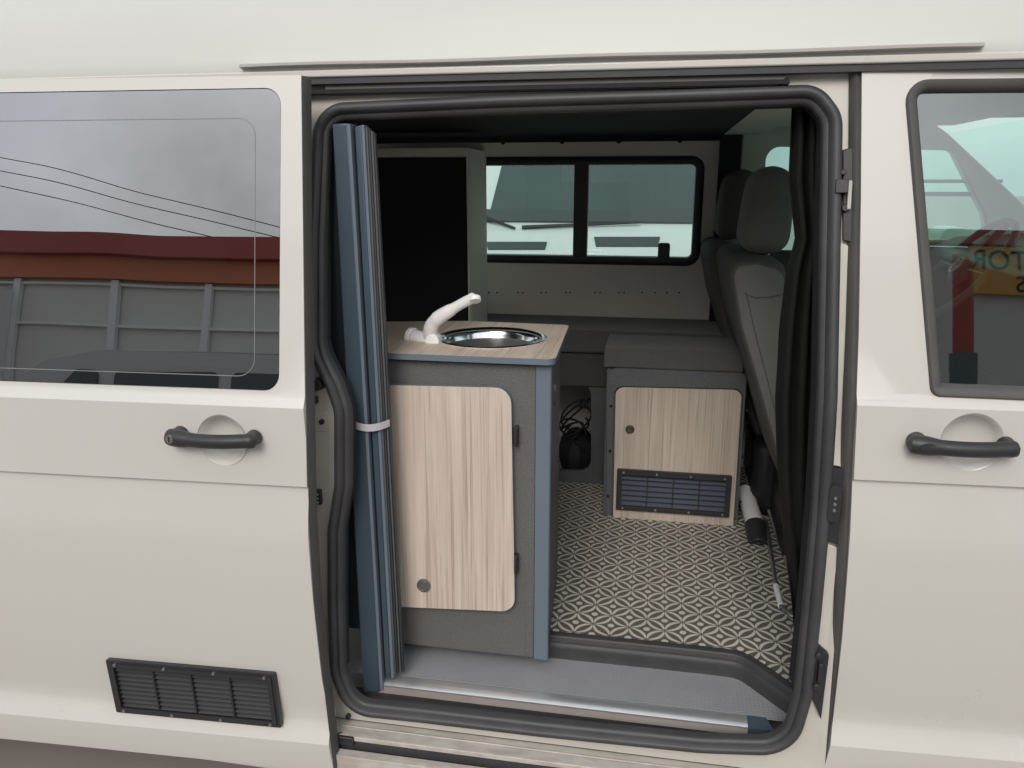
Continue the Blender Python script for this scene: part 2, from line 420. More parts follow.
# louvred grille low on the sliding door
def grille(name, mats, parent, cx, cz, w, h, prof, nsl=8, ncol=4, screws=True, off=0.):
    mb = MB(); x0, x1, z0, z1 = cx-w/2, cx+w/2, cz-h/2, cz+h/2
    fr = .017
    Y = prof(cx, z1)+off; Y0 = prof(cx, z0)+off
    def yy(z, x=cx): return Y0+(Y-Y0)*(z-z0)/h-.003+prof(x, z1)-prof(cx, z1)
    def cv(x, y, z): return (x, yy(z, x)+y, z)
    mb.prism(fillet(rect(x0, z0, x1, z1), .003, 2), [rect(x0+fr, z0+fr, x1-fr, z1-fr)], -.007, .004, 0, cv)
    mb.prism(rect(x0+fr*.45, z0+fr*.45, x1-fr*.45, z1-fr*.45), [rect(x0+fr, z0+fr, x1-fr, z1-fr)], -.0105, -.006, 0, cv)
    mb.prism(rect(x0+fr*.9, z0+fr*.9, x1-fr*.9, z1-fr*.9), [], .014, .016, 2, cv)
    pitch = (h-2*fr)/nsl
    for i in range(nsl):
        zc = z0+fr+(i+.5)*pitch
        a = [(x0+fr, yy(zc, x0)-.004, zc-pitch*.48), (x1-fr, yy(zc, x1)-.004, zc-pitch*.48), (x1-fr, yy(zc, x1)+.010, zc+pitch*.34), (x0+fr, yy(zc, x0)+.010, zc+pitch*.34)]
        b = [(p[0], p[1]+.002, p[2]-.0008) for p in a]
        mb.add(a+b, [(0,1,2,3), (7,6,5,4), (0,4,5,1), (1,5,6,2), (2,6,7,3), (3,7,4,0)], 3)
    for i in range(1, ncol):
        x = x0+fr+(w-2*fr)*i/ncol
        mb.prism(rect(x-.0018, z0+fr, x+.0018, z1-fr), [], -.0065, .006, 0, cv)
    if screws:
        for i in range(4):
            for z in (z0+fr*.55, z1-fr*.55):
                x = x0+fr*1.3+(w-2.6*fr)*i/3
                mb.cyl((x, yy(z, x)-.0125, z), (x, yy(z, x)-.008, z), .0034, .0038, n=12, mi=1)
    return mb.build(name, mats, parent, ang=35)
mat('slat_grey', (.045, .045, .048), .4)
grille('vent_grille', ['black_plastic', 'steel', 'black', 'slat_grey'], sdoor, *gr, prof_slide, 9, 4)

# ---- front door
fe = [(862, 65), (861, 200), (859, 330), (857, 400), (853, 480), (849, 550), (842, 640), (833, 720), (824, 768), (815, 830)]
left = onl(fe, prof_front)
fd_outer = left[::-1][:1]+left[::-1][1:]+[(1.25, left[0][1]-.002), (1.25, left[-1][1])]
fwin_px = [(903, 79), (929, 393)]
w0 = on(904, 80, prof_front); w1 = on(931, 396, prof_front)
f_win = fillet([(w1[0], w1[1]), (1.15, w1[1]-.006), (.95, w0[1]-.003), (w0[0], w0[1])], [.018, .05, .1, .035])
hc2 = on(971, 442, prof_front)
fdoor = MB().prism(fd_outer, [f_win, circle(hc2[0], hc2[1], .0525, 48)], 0, .03)
fdoor = fdoor.build('front_door', 'paint', van, cuts={2: zcuts(SR), 0: [.45+.1*k for k in range(8)]}, ymap=prof_front, bev=.0025, ang=20, bang=50)
dish(fdoor, hc2, .0525, prof_front)
handle(fdoor, (907, 444), (1019, 448), prof_front, False)
mb = MB(); lp = resample(f_win, .05)
ringsweep(mb, lp, [(.001, -.001), (-.003, -.006), (-.011, -.005), (-.019, .004), (-.020, .02), (.001, .02)], prof_front)
mb.build('window_seal', 'rubber_grey', fdoor, ang=50)
MB().prism(offset2(f_win, -.015), [], .014, .018).build('window_glass', 'cab_glass', fdoor, ymap=prof_front, ang=60, cuts={0: [.5, .6, .7, .8, .9, 1.0]})
edge_strip('edge_seal', [(a-1, b) for a, b in fe], prof_front, .006,
           [-.017, -.017, -.018, -.019, -.020, -.017, -.016, -.015, -.015, -.015], fdoor, .002, .04)

# ---- painted door aperture with its thick rubber seal
seal_px = [(322, 112), (500, 104), (700, 98), (815, 94), (833, 118), (832, 200), (830, 300), (827, 420), (821, 520), (813, 610), (804, 696), (789, 748),
           (700, 745), (540, 729), (420, 715), (352, 708), (337, 672), (335, 600), (335, 530), (342, 486), (342, 410), (333, 384), (316, 350), (316, 240)]
sp = onl(seal_px, prof_main, .02)
rad = [.05, .3, .3, .045, .05, .3, .3, .3, .3, .3, .08, .09, .3, .3, .3, .11, .12, .2, .12, .08, .10, .10, .10, .3]
seal = resample(fillet(sp, rad, 8), .04)
# painted jamb round the aperture
zj = atY(560, 745, .03).z
jo = [(-.80, zj), (.385, zj), (.375, .8), (.375, 1.1), (.362, 1.4), (.335, 1.812), (-.80, 1.812)]
MB().prism(jo, [seal], .030, .036).build('door_jamb', 'jamb_paint', van, cuts={2: [1.24, 1.4, 1.55, 1.7]}, ymap=prof_main, ang=25)
mb = MB(); ringsweep(mb, seal, [(-.0175, .038), (-.0175, .022), (-.0150, .0165), (-.0085, .0150), (-.0065, .0185), (-.004, .0160), (-.002, .009), (.003, .0060), (.009, .0065), (.014, .012), (.0165, .020), (.0165, .038)], prof_main)
mb.build('door_seal', 'seal_rubber', van, ang=60)
# dark reveal between the seal and the cabin, open at the bottom where the step is
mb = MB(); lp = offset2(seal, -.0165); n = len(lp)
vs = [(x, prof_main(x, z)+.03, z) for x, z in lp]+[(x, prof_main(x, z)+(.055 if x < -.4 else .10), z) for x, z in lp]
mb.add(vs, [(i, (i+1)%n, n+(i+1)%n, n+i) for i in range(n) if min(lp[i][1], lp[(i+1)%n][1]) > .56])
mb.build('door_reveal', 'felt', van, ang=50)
# upper track: dark channel, pale strip
a = on(312, 82, prof_main, .0); b = on(845, 75, prof_main, .0)
mb = MB().prism([(-.66, 1.790), (.195, 1.790), (.215, 1.811), (-.66, 1.811)], [], .012, .03)
mb.build('upper_track', 'rubber_grey', van, ymap=prof_main)
# body strip above the doors, drip rail and pop top
Yt = prof_main(0, 1.81)
MB().prism([(-2.4, 1.822), (1.4, 1.822), (1.4, 1.8355), (-2.4, 1.8355)], [], -.004, .04).build('roof_rail', 'paint', van, ymap=lambda x, z: lean(1.82), bev=.003)
MB().prism([(-2.4, 1.810), (1.4, 1.810), (1.4, 1.822), (-2.4, 1.822)], [], .001, .05).build('rail_gap', 'rubber', van, ymap=lambda x, z: lean(1.82))
mb = MB()
t0, t1 = atY(238, 71, .085), atY(986, 46, .085)
vs = []
N = 30
for i in range(N+1):
    x = t0.x+(t1.x-t0.x)*i/N; e = .5 if i in (0, N) else 1
    zc = 1.8455+.0025*math.sin(i*.5)*(.4)
    for dy, dz in ((.0, -.0035), (-.0065*e, -.002), (-.007*e, .0025), (.0, .0045), (.02, .0045), (.02, -.0035)):
        vs.append((x, .094+dy, zc+dz))
mb.add(vs, [(i*6+k, i*6+(k+1)%6, (i+1)*6+(k+1)%6, (i+1)*6+k) for i in range(N) for k in range(6)]+[(0,1,2,3,4,5), tuple(N*6+k for k in range(6))])
mat('trim_grey', (.46, .45, .42), .45, var=.1)
mb.build('awning_rail', 'trim_grey', van, ang=40)
sec = [(.104, 1.8365), (.103, 1.842), (.108, 1.86), (.118, 1.90), (.135, 1.95), (.165, 2.0), (.22, 2.045), (.32, 2.075), (.5, 2.095), (.85, 2.105)]
sec += [(1.7-y, z) for y, z in sec[::-1][1:]]
mb = MB(); xs = [-2.9+.2*k for k in range(23)]
vs = []
for x in xs:
    e = 1
    for y, z in sec: vs.append((x, y, z))
K = len(sec)
mb.add(vs, [(i*K+k, i*K+k+1, (i+1)*K+k+1, (i+1)*K+k) for i in range(len(xs)-1) for k in range(K-1)]+[tuple(range(K)), tuple((len(xs)-1)*K+k for k in range(K))])
mb.build('pop_top_roof', 'fibre', van, ang=50)
# dark joint under the pop top
MB().box((-2.4, .108, 1.828), (1.4, .13, 1.8375)).build('roof_joint', 'rubber', van)

# ---- sill, lower track
mb = MB()
zA = atY(560, 746, .03).z; zL = atY(560, 763.5, -.024).z; zS = atY(400, 755, -.03).z; zC = atY(400, 762, -.05).z
mb.box((-.72, .036, zA-.004), (.36, .10, zA+.02), 0)
mb.box((-.72, .030, zL-.02), (.36, .10, zA-.004), 1)
mb.box((-.72, -.024, zL-.012), (.285, .032, zL), 0)
mb.box((-.72, .004, zL), (.285, .0085, zL+.0035), 0)
mb.box((-.72, -.020, .30), (.30, .02, zL-.011), 1)
mb.box((-.72, -.052, .33), (.34, -.028, zS-.004), 0)
mb.box((.285, -.035, .33), (.385, .034, zA-.006), 0)
print('sill', zA, zL, zS, zC)
sill = mb.build('sill', ['dirty_paint', 'rubber'], van, bev=.003)
mb = MB(); mb.box((-.70, -.03, .4055), (-.62, .03, .425)); mb.tube([(-.69, -.03, .415), (-.66, -.02, .42), (-.63, .0, .418), (-.60, .02, .415)], .006)
mb.build('roller_bracket', 'black_plastic', van, bev=.002)

# ---- hardware on the jamb
def jm(px, py, off=.03): x, z = on(px, py, prof_main, off); return (x, prof_main(x, z)+off, z)
mb = MB()
c = jm(320, 383); mb.cyl((c[0], c[1]-.022, c[2]), (c[0], c[1]+.004, c[2]), .0115, .014, 24)
mb.build('door_buffer', 'black_plastic', van, bev=.001)
for a, b in ((323, 421), (349, 715)):
    c = jm(a, b); MB().cyl((c[0], c[1]-.010, c[2]), (c[0], c[1]+.004, c[2]), .0055, .006, 16).build('jamb_screw', 'black_plastic', van, bev=.001)
mb = MB(); c = jm(320, 421); mb.box((c[0]-.016, c[1]-.004, c[2]-.022), (c[0]+.018, c[1]+.004, c[2]+.022)); mb.build('striker_plate', 'jamb_paint', van, bev=.002)
mb = MB(); c = jm(316, 399); mb.box((c[0]-.012, c[1]-.012, c[2]-.007), (c[0]+.006, c[1]+.004, c[2]+.007)); 
mb.build('door_catch', 'black_plastic', van, bev=.001); mb = MB()
c = jm(319, 496); mb.box((c[0]-.010, c[1]-.010, c[2]-.016), (c[0]+.008, c[1]+.004, c[2]+.016))
for k in range(3): mb.box((c[0]-.006, c[1]-.013, c[2]-.012+.009*k), (c[0]+.004, c[1]-.009, c[2]-.0085+.009*k), 1)
mb.build('door_catch', ['black_plastic', 'alu'], van, bev=.001)
def jpoly(px, y0=-.012, y1=.004, off=.03): return onl(px, prof_main, off), y0+off, y1+off
def jprism(name, m, px, y0=-.012, y1=.004, extra=None):
    P, a, b = jpoly(px, y0, y1); mb = MB().prism(P, [], a, b)
    if extra: extra(mb)
    return mb.build(name, m, van, ymap=prof_main, bev=.0015)
def ex1(mb):
    for px, py, r in ((847, 208, .0065), (845, 172, .005)):
        x, z = on(px, py, prof_main, .0); mb.cyl((x, .010, z), (x, .022, z), r, n=20)
    x, z = on(843, 186, prof_main, .01); mb.box((x-.014, .002, z-.012), (x+.008, .02, z+.012))
    x, z = on(848, 192, prof_main, .01); mb.prism([(x, z-.03), (x+.006, z-.03), (x+.006, z+.02), (x, z+.02)], [], .008, .02, 1)
jprism('upper_hinge', ['black_plastic', 'trim_grey'], [(842, 150), (853, 147), (854, 243), (842, 240)], extra=ex1)
def ex2(mb):
    x, z = on(834, 503, prof_main, .01)
    mb.prism(fillet([(x-.011, z-.036), (x+.011, z-.036), (x+.011, z+.036), (x-.011, z+.036)], .009), [], .004, .02)
    for k in (-1, 0, 1): mb.cyl((x, .001, z+.012*k), (x, .006, z+.012*k), .003, n=12, mi=1)
jprism('lock_latch', ['black_plastic', 'steel'], [(832, 466), (844, 467), (838, 543), (825, 538)], extra=ex2)
def ex3(mb):
    for px, py, r in ((819, 657, .006), (817, 688, .007)):
        x, z = on(px, py, prof_main, .0); mb.cyl((x, .0, z), (x, .022, z), r, n=20, mi=1)
    x, z = on(820, 672, prof_main, .01); mb.box((x-.004, .004, z-.02), (x+.004, .02, z+.02))
jprism('lower_hinge', ['black_plastic', 'handle_plastic'], [(817, 640), (828, 652), (820, 716), (811, 695)], extra=ex3)
mb = MB()                                          # narrow raised strip between hinges
for px in ([(839, 243), (850, 246), (842, 466), (831, 464)], [(826, 542), (837, 546), (827, 650), (815, 640)]):
    P = onl(px, prof_main, .03); mb.prism(P, [], .022, .032)
mb.build('pillar_strip', 'jamb_paint', van, ymap=prof_main, bev=.002)

# ---- step well
mb = MB()
tr = [atZ(375, 680, .476), atZ(775, 722, .476)]
xa, xb = -.68, .30
TZ = .489
mb.add([(xa, .115, TZ), (.42, .115, TZ), (.42, .292, TZ), (xa, .292, TZ)], [(0, 1, 2, 3)])
mb.build('step_tread', 'tread', van)
nt = MATS['tread'].node_tree; b_ = nt.nodes['Principled BSDF']; tc_ = nd(nt, 'ShaderNodeTexCoord')
vo = nd(nt, 'ShaderNodeTexVoronoi', Scale=110.0, Randomness=.15); nt.links.new(tc_.outputs['Object'], vo.inputs['Vector'])
mr_ = nd(nt, 'ShaderNodeMapRange'); mr_.inputs[1].default_value = .25; mr_.inputs[2].default_value = .55; mr_.inputs[3].default_value = 1; mr_.inputs[4].default_value = 0
nt.links.new(vo.outputs['Distance'], mr_.inputs[0]); bp_ = nd(nt, 'ShaderNodeBump', Strength=.55, Distance=.0015); nt.links.new(mr_.outputs[0], bp_.inputs['Height']); nt.links.new(bp_.outputs[0], b_.inputs['Normal'])
mb = MB()
pf = [(.118, TZ+.002), (.105, TZ+.0025), (.094, TZ-.001), (.088, TZ-.006)]
pts = [(y, z) for y, z in pf]
x0s, x1s = -.60, .235
vs = [(x0s, y, z) for y, z in pts]+[(x1s, y, z) for y, z in pts]; n = len(pts)
mb.add(vs, [(i, i+1, n+i+1, n+i) for i in range(n-1)], 0)
mb.box((x0s, .0875, TZ-.026), (x1s, .095, TZ-.0065), 1)
mb.box((x0s, .0865, TZ-.0075), (x1s, .088, TZ-.005), 0)
mb.build('step_edging', ['alu', 'alu_face'], van, ang=60)
mb = MB(); mb.add([(x1s, .0868, TZ-.026), (x1s+.055, .0868, TZ-.026), (x1s+.055, .0868, TZ-.006), (x1s, .0868, TZ-.006), (x1s, .118, TZ+.003), (x1s+.04, .118, TZ+.003)],
                  [(0, 1, 2, 3), (3, 2, 5, 4)]); mb.build('step_end_cap', 'blue_alu', van)
mb = MB()                                          # ribbed rubber apron from the edging down to the seal
rp = [(.0895, .470), (.0885, .452), (.080, .449), (.076, .443), (.066, .4435), (.062, .449), (.056, .449), (.052, .4435), (.042, .444), (.038, .447), (.03, .446)]
vs = [(-.68, y, z) for y, z in rp]+[(.33, y, z) for y, z in rp]; n = len(rp)
mb.add(vs, [(i, i+1, n+i+1, n+i) for i in range(n-1)]); mb.build('step_apron', 'rubber', van, ang=25)
# riser with rounded nosing, following floor edge and its diagonal end
FZ = .54
edge = [(-.68, .272), (.205, .276), (.245, .262), (.335, .150), (.40, .09)]
def edge_sweep(path, prof):
    P = [Vector(p) for p in path]; vs = []
    for i, p in enumerate(P):
        t = (P[min(i+1, len(P)-1)]-P[max(i-1, 0)]).normalized(); nrm = Vector((t.y, -t.x))
        for d, z in prof: vs.append((p.x+nrm.x*d, p.y+nrm.y*d, z))
    k = len(prof)
    mb = MB(); mb.add(vs, [(i*k+j, i*k+j+1, (i+1)*k+j+1, (i+1)*k+j) for i in range(len(P)-1) for j in range(k-1)]); return mb
eres = []
for i in range(len(edge)-1):
    for k in range(8): eres.append(tuple(Vector(edge[i]).lerp(Vector(edge[i+1]), k/8)))
eres.append(edge[-1])
for _ in range(6):
    eres = [eres[0]]+[tuple((Vector(eres[i-1])+2*Vector(eres[i])+Vector(eres[i+1]))/4) for i in range(1, len(eres)-1)]+[eres[-1]]
edge_sweep(eres, [(-.016, FZ+.001), (-.014, FZ+.006), (-.006, FZ+.0065), (.002, FZ+.004), (.008, FZ-.006), (.008, FZ-.012), (.012, FZ-.016), (.014, FZ-.024), (.012, FZ-.040), (.016, FZ-.055)]).build('step_nosing', 'rubber', van, ang=40)

# ---- floor: base plus petal inlay in one mesh
mb = MB()
fx0, fx1, fy1 = -.85, .62, 1.66
front_edge = [(x, y-.008) for x, y in eres]
poly = [(fx0, front_edge[0][1])]+front_edge+[(fx1, .09), (fx1, fy1), (fx0, fy1)]
tri = tessellate_polygon([[Vector((a, b, 0)) for a, b in poly]])
mb.add([(a, b, FZ) for a, b in poly], [tuple(t) for t in tri], 0)
dxn, dyn = .0445, .0475
nx0, ny0 = -.121, .538
def edge_y(x):
    for i in range(len(front_edge)-1):
        (xa_, ya), (xb_, yb) = front_edge[i], front_edge[i+1]
        if xa_ <= x <= xb_: return ya+(yb-ya)*(x-xa_)/(xb_-xa_)
    return front_edge[0][1] if x < 0 else .09
def inl(x, y): return fx0+.01 < x < fx1-.01 and edge_y(x)+.004 < y < fy1-.02
def lens(a, b):
    a, b = Vector(a), Vector(b); d = b-a; l = d.length; u = d/l; w = Vector((-u.y, u.x))
    for sgn in (1, -1):
        outer, innr = [], []
        for i in range(11):
            t = .045+.91*i/10; s = max(0., math.sin(PI*i/10))
            h = .255*l*s**.62
            hi = .120*l*s**.95
            outer.append(a+u*l*t+w*sgn*(h)); innr.append(a+u*l*t+w*sgn*hi)
        if sgn < 0: outer, innr = outer, innr
        for i in range(10):
            q = [outer[i], outer[i+1], innr[i+1], innr[i]]
            if all(inl(p.x, p.y) for p in q): mb.add([(p.x, p.y, FZ+.0006) for p in q], [(0, 1, 2, 3)], 1)
for i in range(-18, 20):
    for j in range(-10, 28):
        if (i+j) % 2: continue
        x, y = nx0+dxn*i, ny0+dyn*j
        lens((x, y), (x+dxn, y+dyn)); lens((x, y), (x+dxn, y-dyn))
        cxx, cyy = x+dxn, y
        if inl(cxx-.009, cyy) and inl(cxx+.009, cyy) and inl(cxx, cyy-.009):
            mb.add([(cxx+.0085*math.cos(2*PI*k/10), cyy+.0088*math.sin(2*PI*k/10), FZ+.0006) for k in range(10)], [tuple(range(10))], 1)
floor = mb.build('floor', ['floor_dark', 'floor_cream'], None, flatshade=True); struct(floor)

# ---- interior shell (opposite side, ceiling, ends)
BY = 1.62
def farlean(x, z): return -.12*max(0, z-1.25)
panel = fillet([tuple(atY(px, py, BY).xz) for px, py in ((380, 330), (715, 330), (727, 300), (724, 137), (380, 142))], [.0, .0, .02, .07, 0])
wtl, wbr = atY(440, 158.5, BY), atY(698, 265, BY)
fw_hole = fillet([(wtl.x-.25, wbr.z), (wbr.x, wbr.z), (wbr.x, wtl.z), (wtl.x-.25, wtl.z)], .045)
lp_panel = [(-1.6, 1.05), (.24, 1.05), (.243, 1.60), (.215, 1.785), (-1.6, 1.785)]
lp_panel = fillet(lp_panel, [0, 0, .05, .06, 0])
pn = MB().prism(lp_panel, [offset2(fw_hole, -.004)], .0, .02)
side = pn.build('inner_side_panel', 'lining', van, ymap=lambda x, z: BY, bev=.004)
mb = MB()
for px, py in ((503, 140), (562, 139), (619, 138), (680, 137), (720, 187)):
    c = atY(px, py, BY); MB().cyl((c.x, BY-.006, min(c.z, 1.775)), (c.x, BY+.001, min(c.z, 1.775)), .009, .010, 14).build('panel_screw', 'black', van)
for px in (489, 497, 518, 523, 541, 546, 566, 570, 595, 600, 619, 624, 642, 655, 667, 679):
    c = atY(px, 292.5, BY); MB().cyl((c.x, BY-.0015, c.z), (c.x, BY+.001, c.z), .0035, n=10).build('panel_rivet', 'black', van)
mb = MB()
wf = offset2(fw_hole, -.0)
ringsweep(mb, resample(wf, .05), [(.004, -.006), (-.004, -.012), (-.026, -.008), (-.028, .03), (.004, .03)], lambda x, z: BY)
c0, c1 = atY(574, 200, BY), atY(588, 200, BY)
mb.prism(rect(c0.x, wbr.z+.01, c1.x, wtl.z-.01), [], BY-.008, BY+.03)
c = atY(664, 248, BY)
mb.prism(fillet(rect(c.x-.022, wbr.z+.01, c.x+.022, c.z+.02), .01), [], BY-.03, BY-.005)
wfr = mb.build('side_window', 'black_plastic', van, ang=50)
MB().prism(offset2(fw_hole, -.01), [], BY+.012, BY+.016).build('window_glass', 'far_glass', wfr)
# ceiling (dark pop top bellows), black post beside the panel, cab lining
MB().box((-2.3, .10, 1.792), (.215, 1.64, 1.80)).build('roof_lining', 'felt', van)
mb = MB().box((.20, 1.57, .6), (.272, 1.64, 1.80)); mb.box((-1.6, 1.60, 1.772), (.20, 1.64, 1.80))
mb.build('pillar_trim', 'felt', van)
mb = MB()
mb.box((-2.9, 1.66, .30), (.335, 1.70, 1.10)); mb.box((-2.9, 1.66, 1.10), (-2.3, 1.70, 1.83)); mb.box((-2.3, 1.66, 1.10), (-1.6, 1.70, 1.28)); mb.box((-2.3, 1.66, 1.74), (-1.6, 1.70, 1.83)); mb.box((-1.6, 1.66, 1.10), (-1.45, 1.70, 1.83)); mb.box((-1.5, 1.66, 1.785), (.335, 1.70, 1.83))
mb.box((-2.9, .12, .30), (-2.86, 1.66, 1.2)); mb.box((-2.9, .12, 1.78), (-2.86, 1.66, 1.83)); mb.box((-2.9, .06, .30), (-.80, .10, 1.24)); mb.box((-2.9, .10, 1.24), (-2.1, .14, 1.80)); mb.box((-.90, .10, 1.24), (-.80, .14, 1.80))
mb.box((-2.9, .16, 1.83), (.34, 1.70, 1.836))
mb.box((-2.9, .02, .27), (1.3, 1.70, .40)); 
mb.build('body_shell', 'paint', van)
MB().box((-.85, .127, .60), (-.605, .14, 1.79)).build('pillar_lining', 'navy', van)
# cab: far door, pillar, header, windscreen, dashboard
FY = 1.60
farwin = fillet([(atY(766, 250, FY).x, atY(900, 262, FY).z), (atY(900, 262, FY).x, atY(900, 262, FY).z), (atY(925, 240, FY).x, atY(925, 240, FY).z), (atY(988, 240, FY).x, atY(988, 240, FY).z), (atY(984, 214, FY).x, atY(984, 214, FY).z),
                 (atY(950, 166, FY).x, atY(950, 150, FY).z), (atY(766, 145, FY).x, atY(766, 146, FY).z)], [.03, .02, .02, .02, .05, .03, .05])
zd_ = atY(1000, 238, FY).z
outer = [(.275, .45), (1.9, .45), (1.9, zd_), (atY(1040, 238, FY).x, zd_), (atY(1024, 204, FY).x, atY(1024, 204, FY).z), (atY(948, 133, FY).x, atY(948, 133, FY).z), (.9, 1.826), (.275, 1.826)]
mb = MB().prism(outer, [farwin], FY, FY+.05)
fcab = mb.build('far_door', 'cab_lining', van, bev=.006)
MB().prism(offset2(farwin, .004), [], FY+.02, FY+.024).build('window_glass', 'far_cab_glass', fcab)
MB().box((.40, FY-.02, .50), (1.88, FY-.001, atY(950, 252, FY).z)).build('door_card', 'lamin_dark', fcab, bev=.008)
mb = MB(); z = atY(930, 183, FY).z
mb.box((.9, FY+.03, z), (1.16, FY+.045, z+.012)); mb.box((.9, FY+.03, z-.045), (1.16, FY+.04, z-.03)); mb.build('window_rail', 'trim_grey', fcab)
wt = atY(948, 133, FY); wb = atY(1024, 204, FY)
mb = MB().box((.335, .15, 1.815), (wt.x+.02, FY+.02, 1.825)); mb.box((.21, .15, 1.79), (.345, FY+.02, 1.80)); mb.build('cab_roof_lining', 'cab_lining', van)
mb = MB(); 
wbx = wt.x+(wb.x-wt.x)*2.6; wbz = wt.z+(wb.z-wt.z)*2.6
mb.add([(wt.x, .12, wt.z), (wt.x, FY, wt.z), (wbx, FY+.03, wbz), (wbx, .12, wbz)], [(0, 1, 2, 3)])
mb.build('windscreen', 'far_cab_glass', van)
mb = MB(); dz = atY(985, 238, 1.5).z
mb.prism([(wbx, dz-.35), (wbx, wbz+.02), (wbx-.12, dz+.03), (1.02, dz), (.93, dz-.04), (.92, dz-.35)], [], .10, FY)
mb.build('dashboard', 'black_plastic', van, bev=.02)
mb = MB(); mb.box((1.3, .06, .3), (2.3, 1.64, dz-.0)); mb.build('bonnet', 'paint', van, bev=.05)
# steering wheel
sc = atY(963, 270, 1.22)
sw = MB(); ax = Vector((-.80, 0, .60)).normalized(); u = Vector((0, 1, 0)); w = ax.cross(u)
sw.tube([sc+.185*(math.cos(2*PI*k/40)*u+math.sin(2*PI*k/40)*w) for k in range(40)], .012, 12, closed=True)
sw.lathe([(.055, 0), (.052, .018), (.04, .028), (.0005, .032)], sc-ax*.01, ax, 28)
for a_ in (0, PI, -PI/2): sw.tube([sc+.05*(math.cos(a_)*u+math.sin(a_)*w), sc+.18*(math.cos(a_)*u+math.sin(a_)*w)], .013, 10, flat=.5)
c_ = sc+ax*.026
sw.tube([c_+.027*(math.cos(2*PI*k/32)*u+math.sin(2*PI*k/32)*w) for k in range(32)], .0032, 8, closed=True, mi=1)
def strk(pts): sw.tube([c_+.023*(a*u*-1+b*w*-1)*1.0 for a, b in pts], .0024, 6, mi=1)
strk([(-.45, .8), (0, .1), (.45, .8)]); strk([(-.9, .3), (-.45, -.8), (0, -.05), (.45, -.8), (.9, .3)])
sw.cyl(sc, sc+Vector((.22, 0, -.16)), .03, .035, 16)
mat('wheel_grey', (.13, .13, .125), .5); mat('emblem', (.75, .76, .76), .3)
sw.build('steering_wheel', ['wheel_grey', 'emblem'], van, ang=50)
m_ = atY(949, 246, 1.95)
mb = MB(); mb.prism(fillet(rect(m_.x-.06, m_.z-.075, m_.x+.05, m_.z+.075), .035), [], 1.86, 2.02); mb.prism(fillet(rect(m_.x-.02, m_.z-.075, m_.x+.06, m_.z-.01), .01), [], 1.66, 1.88)
mb.build('wing_mirror', ['mirror_white'], van, bev=.01)
# wheels
for wx_, wy_ in ((-2.2, .12), (1.55, .12), (-2.2, 1.45), (1.55, 1.45)):
    MB().cyl((wx_, wy_, .32), (wx_, wy_+.2, .32), .32, n=40).cyl((wx_, wy_-.004, .32), (wx_, wy_+.204, .32), .2, n=32, mi=1).build('wheel', ['rubber', 'steel'], van, bev=.02)

# ================================================================== SINK CABINET
cabY = .195
cx0, cx1, cz0, cz1 = -.605, -.216, .528, 1.246
cvt = lambda x, y, z: (x, z, y)
sink = thing('sink_cabinet', 'grey kitchen unit with pale wood door and round steel sink by the door opening', 'cabinet', (-.41, .4, FZ))
mb = MB().box((cx0, cabY, FZ-.0125), (cx1-.052, cabY+.383, cz1-.006)); mb.box((cx1-.054, cabY, FZ-.0125), (cx1-.0335, cabY+.0075, cz1-.006)); mb.build('carcass', 'lamin', sink, bev=.0015)
mb = MB().prism(fillet([(cx1-.0325, cabY-.003), (cx1+.001, cabY-.003), (cx1+.001, cabY+.008), (cx1-.0325, cabY+.008)], [0, .005, 0, 0], 5), [], FZ-.0135, cz1-.006, conv=lambda x, y, z: (x, z, y))
mb.build('corner_post', 'blue_edge', sink, ang=40)
mb = MB().prism([(cx1-.05, cabY+.0085), (cx1-.002, cabY+.0085), (cx1-.026, cabY+.385), (cx1-.05, cabY+.385)], [], FZ-.012, cz1-.006, conv=cvt); mb.build('side_panel', 'lamin_dark', sink, bev=.001)
mb = MB(); mb.cyl((cx1-.03, cabY+.13, 1.16), (cx1-.007, cabY+.13, 1.16), .010, n=20)
mb.build('socket', 'steel', sink)
MB().cyl((cx1-.03, cabY+.13, 1.12), (cx1-.008, cabY+.13, 1.12), .004, n=14).build('panel_screw', 'black', sink)
topo = [(-.615, cabY-.022), (cx1+.011, cabY-.022), (cx1-.007, .60), (-.50, .615), (-.78, .55), (-.78, .30)]
tp = fillet(topo, [.004, .022, .02, .02, .02, .02])
sc_x, sc_y = -.386, .380
shole = circle(sc_x, sc_y, .118, 48)
cvt = lambda x, y, z: (x, z, y)
mb = MB().prism(tp, [shole], 1.2465, 1.2600, 0, cvt, side_mi=1)
mb.build('countertop', ['wood_top', 'blue_edge'], sink, bev=.0025)
mb = MB().lathe([(.132, 1.2605), (.133, 1.2635), (.128, 1.2655), (.120, 1.262), (.114, 1.250), (.108, 1.215), (.098, 1.175), (.080, 1.150), (.05, 1.143), (.018, 1.141), (.0005, 1.141)], (sc_x, sc_y, 0), (0, 0, 1), 64)
mb.lathe([(.020, 1.1425), (.018, 1.1445), (.0005, 1.1445)], (sc_x, sc_y, 0), (0, 0, 1), 24)
mb.build('sink_bowl', 'chrome', sink, ang=60)
